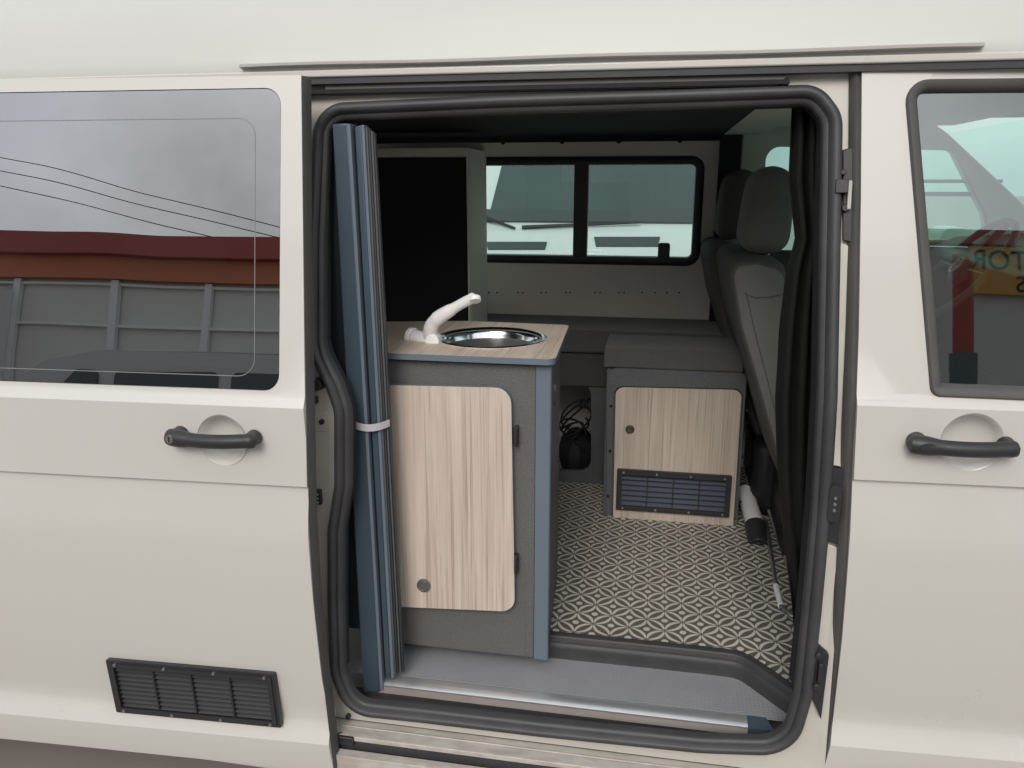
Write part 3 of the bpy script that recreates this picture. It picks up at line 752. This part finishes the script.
# door of the unit
def wood_door(name, pxs, Y, rads, m, parent, t=.016, edge='blue_edge', holes=()):
    P = [tuple(atY(a, b, Y).xz) for a, b in pxs]
    P = fillet(P, rads, 8)
    mb = MB().prism(P, holes, Y, Y+t, 0, side_mi=1)
    return mb.build(name, [m, edge], parent, bev=.0008), P
Yd = cabY-.020
dl, dr = -.577, -.307
sdr, P = wood_door('door', [(389, 385), (511, 388), (515, 612), (399, 607)], Yd, [0, .035, .035, 0], 'wood', sink)
kb = atY(424, 585, Yd)
MB().lathe([(.0165, 0), (.0165, -.004), (.0150, -.0062), (.0125, -.0068), (.0115, -.0055), (.0005, -.0055)], (kb.x, Yd, kb.z), (0, 1, 0), 28).build('knob', 'knob_steel', sdr, ang=40)
for py in (437, 565):
    c = atY(515, py, Yd); MB().box((c.x-.002, Yd+.001, c.z-.022), (c.x+.006, Yd+.019, c.z+.022)).cyl((c.x+.002, Yd-.002, c.z-.02), (c.x+.002, Yd-.002, c.z+.02), .004, n=12).build('hinge', 'black_plastic', sink, bev=.001)
# faucet (single lever)
fb = atZ(452, 349, 1.262)
F = lambda dx, dy, dz: (fb.x+dx, fb.y+dy, fb.z+dz)
fpx = [(431, 344), (428, 333), (431, 321), (440, 313), (452, 306), (464, 299), (473, 296.5)]
Yf = .33
mb = MB()
q = [atY(a, b, Yf-.012*i) for i, (a, b) in enumerate([(432, 344), (430.5, 334), (432, 325.5), (439, 317.5), (451, 310), (463, 303), (475, 297)])]
# smooth the path
def smooth(P, n=4):
    out = []
    for i in range(len(P)-1):
        a, b, c, d = P[max(i-1, 0)], P[i], P[i+1], P[min(i+2, len(P)-1)]
        for k in range(n):
            t = k/n; out.append(.5*((2*b)+(-a+c)*t+(2*a-5*b+4*c-d)*t*t+(-a+3*b-3*c+d)*t**3))
    return out+[P[-1]]
sp_ = smooth([Vector(v) for v in q], 6); N = len(sp_)
rr = [(.0175 if i < N*.3 else .0175-.0055*min(1, (i-N*.3)/(N*.45))) for i in range(N)]
rr = [r*(1.12 if .45 < i/N < .66 else 1) for i, r in enumerate(rr)]
rr[-1] *= .75
mb.tube(sp_, rr, 18)
e = q[-1]; e0 = atY(470, 296, Yf-.07)
mb.cyl(e+Vector((0, 0, .0)), e+Vector((.002, -.006, -.009)), .0135, .013, 18)
b0 = atY(436, 343, Yf-.01); b1 = atY(414, 337, Yf+.01)
mb.cyl(b0+Vector((.004, 0, 0)), b1, .0195, .0185, 28); mb.cyl(b1+(b1-b0)*.02, b1+(b1-b0)*.22, .0225, .0215, 28)
bs = atY(432, 341, Yf-.03); mb.cyl(bs+Vector((0, .03, 0)), bs+Vector((0, -.002, -.001)), .0175, .0165, 28); mb.cyl((b0.x-.004, b0.y+.003, 1.261), (b0.x-.004, b0.y+.003, b0.z), .015, .013, 24)
mb.build('faucet', 'white_plastic', sink, ang=50, bev=.0015)

# ================================================================== INSECT SCREEN (folded) with strap
scr = thing('folded_insect_screen', 'tall folded blue grey aluminium screen frame strapped upright at the left of the opening', 'screen door', (-.60, .12, .47))
def slat(name, tl, tr_, br, bl, y0, y1, m, bev=.0015):
    P = [tuple(atY(a, b, y0).xz) for a, b in (tl, tr_, br, bl)]
    return MB().prism(P, [], y0, y1).build(name, m, scr, bev=bev)
slat('frame_profile', (332, 124), (348, 123), (381, 692), (363, 693), .085, .125, 'blue_alu', .003)
slat('frame_lip', (347, 124), (350, 124), (383, 690), (380, 691), .082, .12, 'alu_blue' if 'alu_blue' in MATS else 'blue_edge', .001)
slat('pleated_mesh', (350, 126), (355, 126), (387, 676), (383, 680), .105, .118, 'black')
slat('frame_profile', (354.5, 127), (361, 125), (391, 679), (385.5, 680), .092, .116, 'blue_alu', .002)
slat('frame_lip', (361, 125), (364, 125), (394, 678), (391, 679), .089, .114, 'blue_edge', .001)
for k in range(4):
    a = 365+k*2.6
    slat('pleated_mesh', (a, 127+1.8*k), (a+2.1, 128+1.8*k), (a+29.2+1.5, 675-1.0*k), (a+29.2, 676-1.0*k), .095+.004*k, .118, 'rubber' if k % 2 else 'lamin_dark')
# strap
sa, sb = atY(349, 423, .078), atY(387, 425, .086)
mb = MB(); pts = []
for i in range(13):
    t = i/12; pts.append(Vector((sa.x+(sb.x-sa.x)*t, .079+.006*math.sin(PI*t)*-1+.008*t**6*3, sa.z+(sb.z-sa.z)*t-.006*math.sin(PI*t))))
vs = []
for p in pts: vs += [(p.x, p.y, p.z-.0085), (p.x, p.y, p.z+.0075), (p.x, p.y+.0022, p.z+.0075), (p.x, p.y+.0022, p.z-.0085)]
mb.add(vs, [(i*4+k, i*4+(k+1)%4, (i+1)*4+(k+1)%4, (i+1)*4+k) for i in range(12) for k in range(4)]+[(0,1,2,3), (48,49,50,51)])
mb.cyl((sa.x+.006, .074, sa.z), (sa.x+.006, .08, sa.z), .0035, .0045, 14, mi=1)
mb.build('strap', ['strap', 'steel'], scr, bev=.0005)

# ================================================================== SEAT BOX with wooden door
bx = thing('bench_box', 'dark grey bench box with pale wood hatch door and black louvred vent under the cushion', 'storage box', (.07, 1.3, FZ))
BYf = 1.03
b0 = (-.146, .540); b1 = (.290, 1.052)
MB().prism(fillet([(b0[0], b0[1]), (b1[0], b0[1]), (b1[0], b1[1]-.004), (b0[0], b1[1]-.004)], [0, 0, .01, .01]), [], BYf+.012, BYf+.30).build('carcass', 'lamin_dark', bx, bev=.001)
fp = [tuple(atY(a, b, BYf).xz) for a, b in ((606, 519), (607, 367), (747, 372), (737, 526))]
dp = [(616, 387), (742, 390), (733, 526), (613, 520.5)]
hole = fillet([tuple(atY(a, b, BYf).xz) for a, b in ((614, 386), (743.5, 389), (736, 520), (611, 516))], [.03, .03, .0, .0])
MB().prism(fillet(fp, [0, .04, .03, 0]), [hole], BYf, BYf+.012).build('face_frame', 'lamin_dark', bx, bev=.002)
va, vb = atY(617, 490, BYf-.01), atY(730, 495, BYf-.01)
bg_ = ((va.x+vb.x)/2, (atY(673, 473, 1.02).z+atY(673, 512, 1.02).z)/2, vb.x-va.x+.004, atY(673, 471.5, 1.02).z-atY(673, 512.5, 1.02).z)
bdr, P = wood_door('door', dp, BYf-.006, [.026, .026, .002, .002], 'wood_box', bx, .016, 'lamin_dark', [rect(bg_[0]-bg_[2]/2+.012, bg_[1]-bg_[3]/2+.012, bg_[0]+bg_[2]/2-.012, bg_[1]+bg_[3]/2-.012)])
kb = atY(630, 429, BYf-.004)
MB().lathe([(.0145, 0), (.0145, -.0025), (.012, -.0035), (.0085, -.0025), (.0005, -.0020)], (kb.x, BYf-.0065, kb.z), (0, 1, 0), 28).build('knob', 'knob_dark', bdr, ang=40)
mat('slat_blue', (.085, .095, .13), .3, metal=.2)
grille('vent_grille', ['black_plastic', 'steel', 'black', 'slat_blue'], bdr, *bg_, lambda x, z: BYf-.006, 6, 4)
for px, py in ((611, 406), (610, 451), (608, 496), (747, 410), (743, 457), (740, 502)):
    c = atY(px, py, BYf); MB().cyl((c.x, BYf-.003, c.z), (c.x, BYf+.001, c.z), .005, n=12).build('frame_screw', 'black', bx)

def softbox(mb, a, b, r, mi=0):
    mb.box(a, b, mi)
cu = MB().box((-.156, 1.022, 1.053), (.275, 1.275, 1.115)).build('bench_cushion', 'cushion', None, bev=.005, seg=3)
tag(cu, 'dark grey seat cushion lying on top of the box with the vented wooden hatch', 'cushion')
ma = MB().box((-.75, 1.283, 1.04), (.29, 1.612, 1.121)).build('bench_mattress', 'cushion', None, bev=.012, seg=3)
tag(ma, 'long dark grey mattress along the far wall under the side window', 'mattress')
ux = thing('under_bed_frame', 'dark grey bed base panel with rounded cut out showing cables, left of the vented hatch', 'bed base', (-.4, 1.3, FZ))
uy = 1.315
o_ = [tuple(atY(a, b, uy).xz) for a, b in ((480, 481), (607, 484), (607, 340), (480, 340))]
o_ = [(-.75, FZ), (-.135, FZ), (-.135, 1.038), (-.75, 1.038)]
hl = fillet([tuple(atY(a, b, uy).xz) for a, b in ((540, 470), (591, 471), (591, 383), (540, 383))], .045)
MB().prism(o_, [hl], uy, uy+.015).build('front_panel', 'lamin_dark', ux, bev=.001)
MB().box((-.75, uy-.012, .915), (-.148, uy, 1.036)).build('upper_rail', 'cushion_side', ux, bev=.003)
mb = MB()
random.seed(9)
bagc = atY(574, 445, 1.42)
mb.lathe([(.0005, .09), (.03, .085), (.06, .05), (.075, 0), (.07, -.05), (.055, -.085), (.0005, -.09)], (bagc.x+.01, bagc.y+.03, bagc.z-.03), (0, 0, 1), 14)
for i, v in enumerate(mb.v): mb.v[i] = (v[0]+random.uniform(-.008, .008), v[1]+random.uniform(-.008, .008), v[2]+random.uniform(-.008, .008))
tag(mb.build('cable_bag', 'bag', None, ang=30), 'crumpled black bag lying inside the cut out of the dark bed base', 'bag')
mb = MB()
for s in range(5):
    c = atY(575+random.uniform(-6, 6), 425+random.uniform(-12, 14), 1.36)
    P = [c+Vector((.05*math.cos(t*1.3+s), .015*math.sin(t*2+s), .06*math.sin(t+s*1.7))) for t in [k*.35 for k in range(14)]]
    mb.tube(smooth(P, 2), .004, 8)
tag(mb.build('cable_loops', 'black', None, ang=60), 'loose black cable loops hanging in the bed base cut out', 'cable')

# ================================================================== TALL CABINET at back left
tcb = thing('tall_cabinet', 'tall cream framed cupboard with black front standing behind the sink unit', 'cabinet', (-.8, 1.2, FZ))
TY = 1.10
c00, c11 = atY(370, 148, TY), atY(472, 330, TY)
MB().box((-1.0, TY+.004, FZ), (c11.x+.0, TY+.22, c00.z)).build('carcass', 'lining', tcb, bev=.006)
a0, a1 = atY(360, 155, TY), atY(469, 340, TY)
MB().prism(rect(-.99, .9, c11.x-.001, c00.z-.001), [rect(-.98, .91, atY(469, 300, TY).x, atY(400, 157, TY).z)], TY-.014, TY+.004).build('front_frame', 'cream_frame', tcb, bev=.002)
MB().box((-.98, TY-.002, .91), (atY(468.5, 300, TY).x, TY+.003, atY(400, 157.5, TY).z)).build('front_panel', 'black', tcb)
c = atY(484, 146, 1.33)
mb = MB(); P0 = [atY(483, 158, 1.34), atY(477, 147, 1.34)]
MB().prism(fillet(rect(-1.0, .95, atY(486, 200, 1.36).x, atY(480, 143, 1.36).z), .03), [], TY+.226, TY+.27).build('back_post', 'lining', tcb, bev=.004)
wd = [atY(493, 297, 1.58), atY(469, 322, 1.28)]
mb = MB(); mb.add([(wd[1].x-.02, 1.27, 1.06), (wd[1].x-.02, 1.60, 1.06), (wd[1].x-.02, 1.60, 1.185), (wd[1].x-.02, 1.27, 1.145),
                   (wd[1].x+.0, 1.27, 1.06), (wd[1].x+.0, 1.60, 1.06), (wd[1].x+.0, 1.60, 1.185), (wd[1].x+.0, 1.27, 1.145)],
                  [(0,1,2,3), (4,5,6,7), (0,4,5,1), (1,5,6,2), (2,6,7,3), (3,7,4,0)])
tag(mb.build('bed_side_board', 'lamin_dark', None, bev=.003), 'short dark board at the left end of the mattress beside the tall cupboard', 'board')

# ================================================================== SEATS
def seat(label, dx, dy, cloth, side, group):
    s = thing('car_seat', label, 'seat', (.45+dx, 1.05+dy, FZ), group)
    o = lambda x, y, z: (x+dx, y+dy, z)
    prof = [(.185, 1.395), (.20, 1.425), (.26, 1.432), (.335, 1.415), (.375, 1.32), (.45, 1.0), (.52, .78), (.40, .74), (.345, .86), (.27, 1.09), (.215, 1.25)]
    prof = fillet(prof, .04, 5)
    mb = MB(); y0, y1 = .82, 1.40; K = 9; n = len(prof); vs = []
    cxm = sum(p[0] for p in prof)/n; 
    for k in range(K):
        t = k/(K-1); y = y0+(y1-y0)*t; e = 1-max(0, abs(2*t-1)-.75)*.55
        for x, z in prof:
            cx_ = .285+(1.40-z)*.28
            vs.append(o(cx_+(x-cx_)*e, y, 1.08+(z-1.08)*(1-(1-e)*.35)))
    mb.add(vs, [(i*n+j, i*n+(j+1)%n, (i+1)*n+(j+1)%n, (i+1)*n+j) for i in range(K-1) for j in range(n)], 1)
    f0 = [tuple(range(n)), tuple((K-1)*n+j for j in range(n))]
    mb.f += f0; mb.m += [0, 0]
    for i, f in enumerate(mb.f):
        pass
    # side bands are lighter cloth
    mb.build('backrest', [cloth, side], s, bev=.018, seg=4, ang=60, bang=40)
    mb = MB(); hc_ = o(.295, 1.035, 1.548)
    mb.box((-.072, -.138, -.122), (.072, .138, .122)); m_ = mb.build('headrest', [side], s, bev=.058, seg=4, ang=80)
    # rounded, slightly tapered pad
    for v in m_.data.vertices:
        if v.co.z > 0: v.co.y *= .86; v.co.x = v.co.x*.85+.01
        else: v.co.x -= .004
        v.co = Vector(hc_)+v.co
    m_.data.materials.clear(); m_.data.materials.append(MATS[cloth])
    sb = m_.modifiers.new('sub', 'SUBSURF'); sb.levels = sb.render_levels = 1
    for yy in (.97, 1.09):
        MB().cyl(o(.285, yy, 1.41), o(.29, yy, 1.46), .007, n=12).cyl(o(.285, yy, 1.425), o(.285, yy, 1.433), .016, n=16, mi=1).build('headrest_post', ['chrome', 'black_plastic'], s)
    mb = MB().tube([o(x, .8185, z) for x, z in ((.232, 1.335), (.262, 1.322), (.30, 1.325), (.345, 1.338), (.372, 1.348))], .0013, 8)
    mb.tube([o(x, .8188, z) for x, z in ((.2365, 1.34), (.268, 1.23), (.31, 1.10), (.36, .94), (.41, .80))], .0013, 8)
    mb.build('seam', 'seat_cloth_dark', s)
    mb = MB().box(o(.40, .84, .72), o(.90, 1.30, .86)); mb.build('seat_base', side, s, bev=.04, seg=3)
    mb = MB().box(o(.40, .86, .545), o(.86, 1.28, .72)); mb.build('seat_pedestal', 'black_plastic', s, bev=.01)
    return s
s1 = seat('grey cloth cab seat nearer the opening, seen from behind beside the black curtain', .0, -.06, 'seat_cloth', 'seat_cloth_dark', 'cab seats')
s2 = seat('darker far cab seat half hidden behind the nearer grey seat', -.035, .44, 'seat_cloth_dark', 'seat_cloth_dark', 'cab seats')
ar = MB(); ac = atY(730, 250, 1.36)
ar.tube([(ac.x, ac.y, ac.z+.035), (ac.x+.005, ac.y, ac.z), (ac.x+.012, ac.y, ac.z-.05)], [.018, .03, .03], 14, flat=1.5, up=(0, 1, 0))
ar.build('armrest', 'seat_cloth', s1, ang=60)

# ================================================================== CURTAIN
cl_ = [(atY(a, b, .17).x, atY(a, b, .17).z) for a, b in ((793, 105), (790, 180), (797, 240), (788, 272), (781, 330), (777, 400), (779, 470), (784, 540), (791, 600), (795, 650), (796, 700), (797, 760))]
crr_ = [(atY(a, b, .17).x, atY(a, b, .17).z) for a, b in ((835, 105), (836, 200), (835, 400), (826, 550), (815, 640), (808, 700), (806, 760))]
def interp(L, z):
    if z >= L[0][1]: return L[0][0]
    for (xa_, za), (xb_, zb_) in zip(L, L[1:]):
        if za >= z >= zb_: return xa_+(xb_-xa_)*(za-z)/(za-zb_)
    return L[-1][0]
def cur_edge(z): return interp(cl_, z), interp(crr_, z)
cur = MB(); N = 70; rows = []
top_px = (793, 109); 
zs = [1.79-.016*k for k in range(79)]
vs = []
for j, z in enumerate(zs):
    f = j/(len(zs)-1)
    xl = .205+.02*math.sin(f*PI)*-0 + (.06*max(0, min(1, (f-.25)/.75)) - .02*math.sin(PI*min(1, f/.7)))
    xl, xr = cur_edge(z)
    for i in range(N+1):
        t = i/N; x = xl+(xr-xl)*t
        y = .165+.018*math.sin(t*PI*7+.8*math.sin(f*3))*(0.5+.5*f)+.012*math.sin(t*23+f*5)+.02*(1-f)
        vs.append((x, y-.04*f*0, z))
cur.add(vs, [(j*(N+1)+i, j*(N+1)+i+1, (j+1)*(N+1)+i+1, (j+1)*(N+1)+i) for j in range(len(zs)-1) for i in range(N)])
co = cur.build('curtain', 'curtain', None, ang=80)
sol = co.modifiers.new('thick', 'SOLIDIFY'); sol.thickness = .003
tag(co, 'black pleated curtain hanging down the right side of the door opening', 'curtain')

# ================================================================== ODDS on the floor at right
t0_, t1_ = atZ(747, 490, FZ+.05), atZ(757, 538, FZ+.035)
tb = thing('table_leg_tube', 'pale grey tube with a black end cap lying right of the bench box', 'table leg', tuple(t1_))
a = atY(745, 492, 1.18); b = atY(755, 524, .98); c = atY(759, 546, .90)
MB().cyl(a, b, .028, n=28).build('tube', 'post_grey', tb, bev=.001)
mb = MB().cyl(b, c, .033, .032, n=28); d_ = (c-b).normalized(); mb.cyl(c, c+d_*.004, .018, n=20); mb.build('end_cap', 'black_plastic', tb, bev=.004)
rd = thing('support_rod', 'thin steel rod with white sleeve lying on the floor beside the curtain', 'rod', tuple(atZ(780, 600, FZ)))
r0, r1, r2, r3 = atZ(766, 520, FZ+.03), atZ(776, 586, FZ+.008), atZ(781, 606, FZ+.008), atZ(792, 616, FZ+.008)
MB().tube([r0, r1], .0055, 12).tube([r2, r3, r3+Vector((.06, -.01, 0))], .0065, 12).build('rod', 'steel', rd, ang=50)
MB().cyl(r1, r2, .0085, n=16).build('sleeve', 'white_plastic', rd)
ra = [atZ(762, 497, FZ+.03), atZ(781, 553, FZ+.004), atZ(794, 590, FZ+.004)]
mb = MB()
for i in range(2):
    p, q_ = ra[i], ra[i+1]; w_ = Vector((.018, .004, 0))
    mb.add([p, p+w_, q_+w_, q_]+[v+Vector((0, 0, .012)) for v in (p, p+w_, q_+w_, q_)], [(0,3,2,1), (4,5,6,7), (0,1,5,4), (1,2,6,5), (2,3,7,6), (3,0,4,7)])
tag(mb.build('floor_rail', 'tan_trim', None, bev=.002), 'beige grey seat rail strip running along the floor under the curtain', 'rail')
bb = MB().box((.34, 1.10, .545), (.50, 1.25, .80)).build('floor_bag', 'bag', None, bev=.04, seg=3)
tag(bb, 'black soft bag stowed in the dark gap right of the bench box', 'bag')

# ================================================================== OUTSIDE
mb = MB(); mb.add([(-120, -120, 0), (120, -120, 0), (120, 120, 0), (-120, 120, 0)], [(0, 1, 2, 3)]); struct(mb.build('ground', 'asphalt', None))
# van parked on the far side, nose toward us
pv = thing('parked_van', 'white van parked nose in on the far side, seen through the side window', 'van', (-.2, 4.6, 0))
V = 3.05
mb = MB(); prof = [(V, .35), (V-.02, .95), (V+.06, 1.20), (V+.42, 1.40), (V+1.05, 2.15), (V+1.35, 2.35), (V+4.4, 2.4), (V+4.4, .35)]
prof = fillet(prof, [0, .1, .1, .02, .05, .1, .1, 0], 4)
xl_, xr_ = -1.15, .60
n = len(prof)
mb.add([(xl_, y, z) for y, z in prof]+[(xr_, y, z) for y, z in prof], [(i, (i+1)%n, n+(i+1)%n, n+i) for i in range(n)]+[tuple(range(n)), tuple(range(n, 2*n))])
mb.build('body', 'van_white', pv, bev=.03)
def onnose(px, py, y0, z0, y1, z1):       # hit the sloping plane between two (y,z) lines
    d = FPX*FW+(px-512)*RT-(py-384)*UP; nn = Vector((0, -(z1-z0), (y1-y0)))
    t = nn.dot(Vector((0, y0, z0))-CAM)/nn.dot(d); return CAM+t*d
def slab(name, m, P, up_, parent=None, th=.006):
    mb = MB(); N = len(P); mb.add([p+up_ for p in P]+[p-up_*.5 for p in P], [tuple(range(N)), tuple(range(N, 2*N))[::-1]]+[(i, N+i, N+(i+1)%N, (i+1)%N) for i in range(N)]); return mb.build(name, m, parent)
ws = (V+.42, 1.40, V+1.05, 2.15); hd = (V+.06, 1.20, V+.42, 1.40)
upw = Vector((0, -.012, .010)); uph = Vector((0, -.004, .008))
P = [Vector((x, ws[0]+(ws[2]-ws[0])*t, ws[1]+(ws[3]-ws[1])*t)) for x, t in ((-1.05, .03), (.52, .03), (.46, .93), (-.98, .93))]
slab('windscreen', 'van_glass', P, upw, pv)
P = [Vector((x, ws[0]+(ws[2]-ws[0])*t-.0, ws[1]+(ws[3]-ws[1])*t)) for x, t in ((-1.12, -.02), (.58, -.02), (.56, .07), (-1.08, .07))]
slab('cowl', 'vent_dark', P, upw*1.6, pv)
for a_, b_ in (((486, 243), (547, 250)), ((594, 238), (660, 247))):
    P = [onnose(a_[0], a_[1], *hd), onnose(b_[0], a_[1], *hd), onnose(b_[0]-2, b_[1], *hd), onnose(a_[0]+2, b_[1], *hd)]
    slab('bonnet_vent', 'vent_dark', P, uph, pv)
for pth in ([(486, 222), (516, 233)], [(523, 232), (640, 227)]):
    mb = MB(); a = onnose(*pth[0], *ws)+upw*3; b = onnose(*pth[1], *ws)+upw*3; mb.cyl(a, b, .012, .008, 10); mb.build('wiper', 'black_plastic', pv)
for wx_ in (-1.13, .4):
    MB().cyl((wx_, V+.7, .33), (wx_+.2, V+.7, .33), .33, n=32).build('wheel', 'rubber', pv)

# behind the photographer: parked van, shuttered building, wires, sign and pole (seen as reflections)
rv = thing('parked_van', 'grey passenger van reflected in the sliding door window, parked before the shuttered building', 'van', (-3.2, -5.4, 0))
mb = MB(); prof = [(-5.3, .55), (-5.3, .95), (-5.05, 1.12), (-4.35, 1.70), (-3.9, 1.80), (-.35, 1.82), (-.15, 1.6), (-.1, .4), (-5.3, .4)]
mb.prism(fillet(prof, [.05, .15, .1, .15, .2, .12, .1, .05, .05]), [], -6.3, -4.5); mb.build('body', 'van_grey', rv, bev=.08, seg=3)
for a_, b_ in ((-4.42, -3.93), (-3.80, -2.93), (-2.82, -1.6), (-1.5, -.35)):
    MB().prism(fillet([(a_-.1 if a_ < -4.3 else a_, 1.18), (b_, 1.18), (b_, 1.64), (a_+.32 if a_ < -4.3 else a_, 1.64)], .05), [], -4.485, -4.50).build('window', 'van_glass', rv)
for wx_ in (-4.5, -1.0): MB().cyl((wx_, -4.72, .33), (wx_, -4.48, .33), .33, n=32).build('wheel', 'rubber', rv)
bd = thing('shuttered_building', 'long low grey shuttered building with red and orange fascia, seen in the window reflection', 'building', (-5, -9.5, 0))
mb = MB().box((-14, -13, 0), (3.9, -9.0, 3.28)); mb.build('wall', 'shutter', bd)
mb = MB().box((-14, -9.12, 3.28), (3.9, -8.86, 3.58)).build('fascia_board', 'fascia_orange', bd)
mb = MB().box((-14, -9.25, 3.585), (3.9, -8.72, 3.86)).build('roof_edge', 'fascia', bd)
for k in range(14):
    x = -13.46+1.36*k
    MB().box((x-.05, -8.98, 0), (x+.05, -8.9, 3.27)).build('post', 'post_grey', bd)
mb = MB().box((-14, -8.985, 2.62), (3.9, -8.93, 2.66)); mb.box((-14, -8.985, 3.20), (3.9, -8.93, 3.235)); mb.build('rail', 'post_grey', bd)
pb = MB().box((-8.9, -8.9, 0), (-8.05, -8.3, 3.1)).build('kiosk', 'post_grey', None, bev=.02)
tag(pb, 'pale grey utility cabinet at the far left end of the reflected shutters', 'utility cabinet')
b2 = thing('workshop_building', 'grey brown workshop wall reflected in the cab door window', 'building', (8, -9.5, 0))
MB().box((4.0, -13, 0), (16, -9.1, 4.05)).build('wall', 'shutter', b2); MB().box((4.0, -9.1, 4.06), (16, -8.95, 4.25)).build('roof_edge', 'fascia', b2)
sg = thing('shop_sign', 'orange sign board with dark MOTOR lettering above the red pole', 'sign', (6.2, -9, 3.4))
MB().box((4.92, -9.05, 3.42), (7.6, -8.98, 4.04)).build('board', 'sign_orange', sg)
def text(body, x, z, size, y):
    cu_ = bpy.data.curves.new('lettering', 'FONT'); cu_.body = body; cu_.size = size; cu_.extrude = .006; cu_.align_x = 'LEFT'
    o = bpy.data.objects.new('lettering', cu_); COL.objects.link(o)
    dg = bpy.context.evaluated_depsgraph_get(); me = bpy.data.meshes.new_from_object(o.evaluated_get(dg)); bpy.data.objects.remove(o)
    me.transform(Matrix.Translation((x, y, z)) @ Matrix.Rotation(PI, 4, 'Z') @ Matrix.Rotation(PI/2, 4, 'X'))
    me.materials.clear(); me.materials.append(MATS['black'])
    o = bpy.data.objects.new('lettering', me); COL.objects.link(o); o.parent = sg; o.matrix_parent_inverse = parent_inv(sg); return o
text('MOTOR', 6.22, 3.74, .36, -8.97); text('S', 5.62, 3.46, .30, -8.97)
pl = thing('red_pole', 'red steel pole on a dark grey base in front of the workshop wall', 'pole', (2.92, -5, 0))
MB().cyl((2.93, -5, 2.05), (2.93, -5, 2.85), .075, n=24).build('shaft', 'pole_red', pl)
MB().cyl((2.93, -5, 0), (2.93, -5, 2.06), .10, n=24).build('base', 'pole_base', pl)
for k, (z0_, z1_) in enumerate(((6.29, 5.04), (6.02, 4.86), (5.72, 4.60))):
    s_ = (z1_-z0_)/5.42; P = [Vector((x, -12.5, z0_+s_*(x+11.04)-.05*math.sin(PI*(x+20)/18))) for x in [-20+1*k2 for k2 in range(19)]]
    w_ = MB().tube(P, .009, 6).build('overhead_wire', 'black', None)
    tag(w_, ('uppermost', 'middle', 'lowest')[k]+' of three thin overhead wires crossing the reflected sky', 'wire', 'overhead wires')

# ================================================================== LIGHT
w = bpy.data.worlds.new('World'); scene.world = w; w.use_nodes = True; nt = w.node_tree; bg = nt.nodes['Background']
SUN_EL, SUN_AZ = 35, 184     # direction toward the sun, compass from +Y clockwise
sky = nt.nodes.new('ShaderNodeTexSky'); sky.sky_type = 'NISHITA'; sky.sun_disc = False
sky.sun_elevation = math.radians(SUN_EL); sky.sun_rotation = math.radians(SUN_AZ); sky.dust_density = 4; sky.air_density = 1.0; sky.ozone_density = 1.0
hs = nt.nodes.new('ShaderNodeHueSaturation'); hs.inputs['Saturation'].default_value = .38; hs.inputs['Value'].default_value = 1.0
nt.links.new(sky.outputs[0], hs.inputs['Color'])
ov = nt.nodes.new('ShaderNodeMix'); ov.data_type = 'RGBA'; ov.inputs[0].default_value = .6; ov.inputs[7].default_value = (5.6, 5.8, 6.1, 1)
nt.links.new(hs.outputs[0], ov.inputs[6])
tc = nt.nodes.new('ShaderNodeTexCoord'); nz = nt.nodes.new('ShaderNodeTexNoise'); nz.inputs['Scale'].default_value = 2.2; nz.inputs['Detail'].default_value = 6
nt.links.new(tc.outputs['Generated'], nz.inputs['Vector'])
cr = nt.nodes.new('ShaderNodeMapRange'); cr.inputs[1].default_value = .36; cr.inputs[2].default_value = .66; cr.inputs[3].default_value = .72; cr.inputs[4].default_value = 1.45
nt.links.new(nz.outputs['Fac'], cr.inputs[0])
vm = nt.nodes.new('ShaderNodeVectorMath'); vm.operation = 'SCALE'; nt.links.new(ov.outputs[2], vm.inputs[0]); nt.links.new(cr.outputs[0], vm.inputs['Scale'])
nt.links.new(vm.outputs[0], bg.inputs['Color']); bg.inputs['Strength'].default_value = .11
sl = bpy.data.lights.new('sun', 'SUN'); sl.energy = .95; sl.angle = math.radians(26); sl.color = (1, .955, .90)
so = bpy.data.objects.new('sun', sl); COL.objects.link(so)
el, az = math.radians(SUN_EL), math.radians(SUN_AZ)
dvec = Vector((math.sin(az)*math.cos(el), math.cos(az)*math.cos(el), math.sin(el)))
so.rotation_euler = dvec.to_track_quat('Z', 'Y').to_euler()
scene.view_settings.view_transform = 'Standard'; scene.view_settings.look = 'None'; scene.view_settings.gamma = 1
scene.view_settings.exposure = 0.42
scene.cycles.max_bounces = 10; scene.cycles.transparent_max_bounces = 12; scene.cycles.use_denoising = True
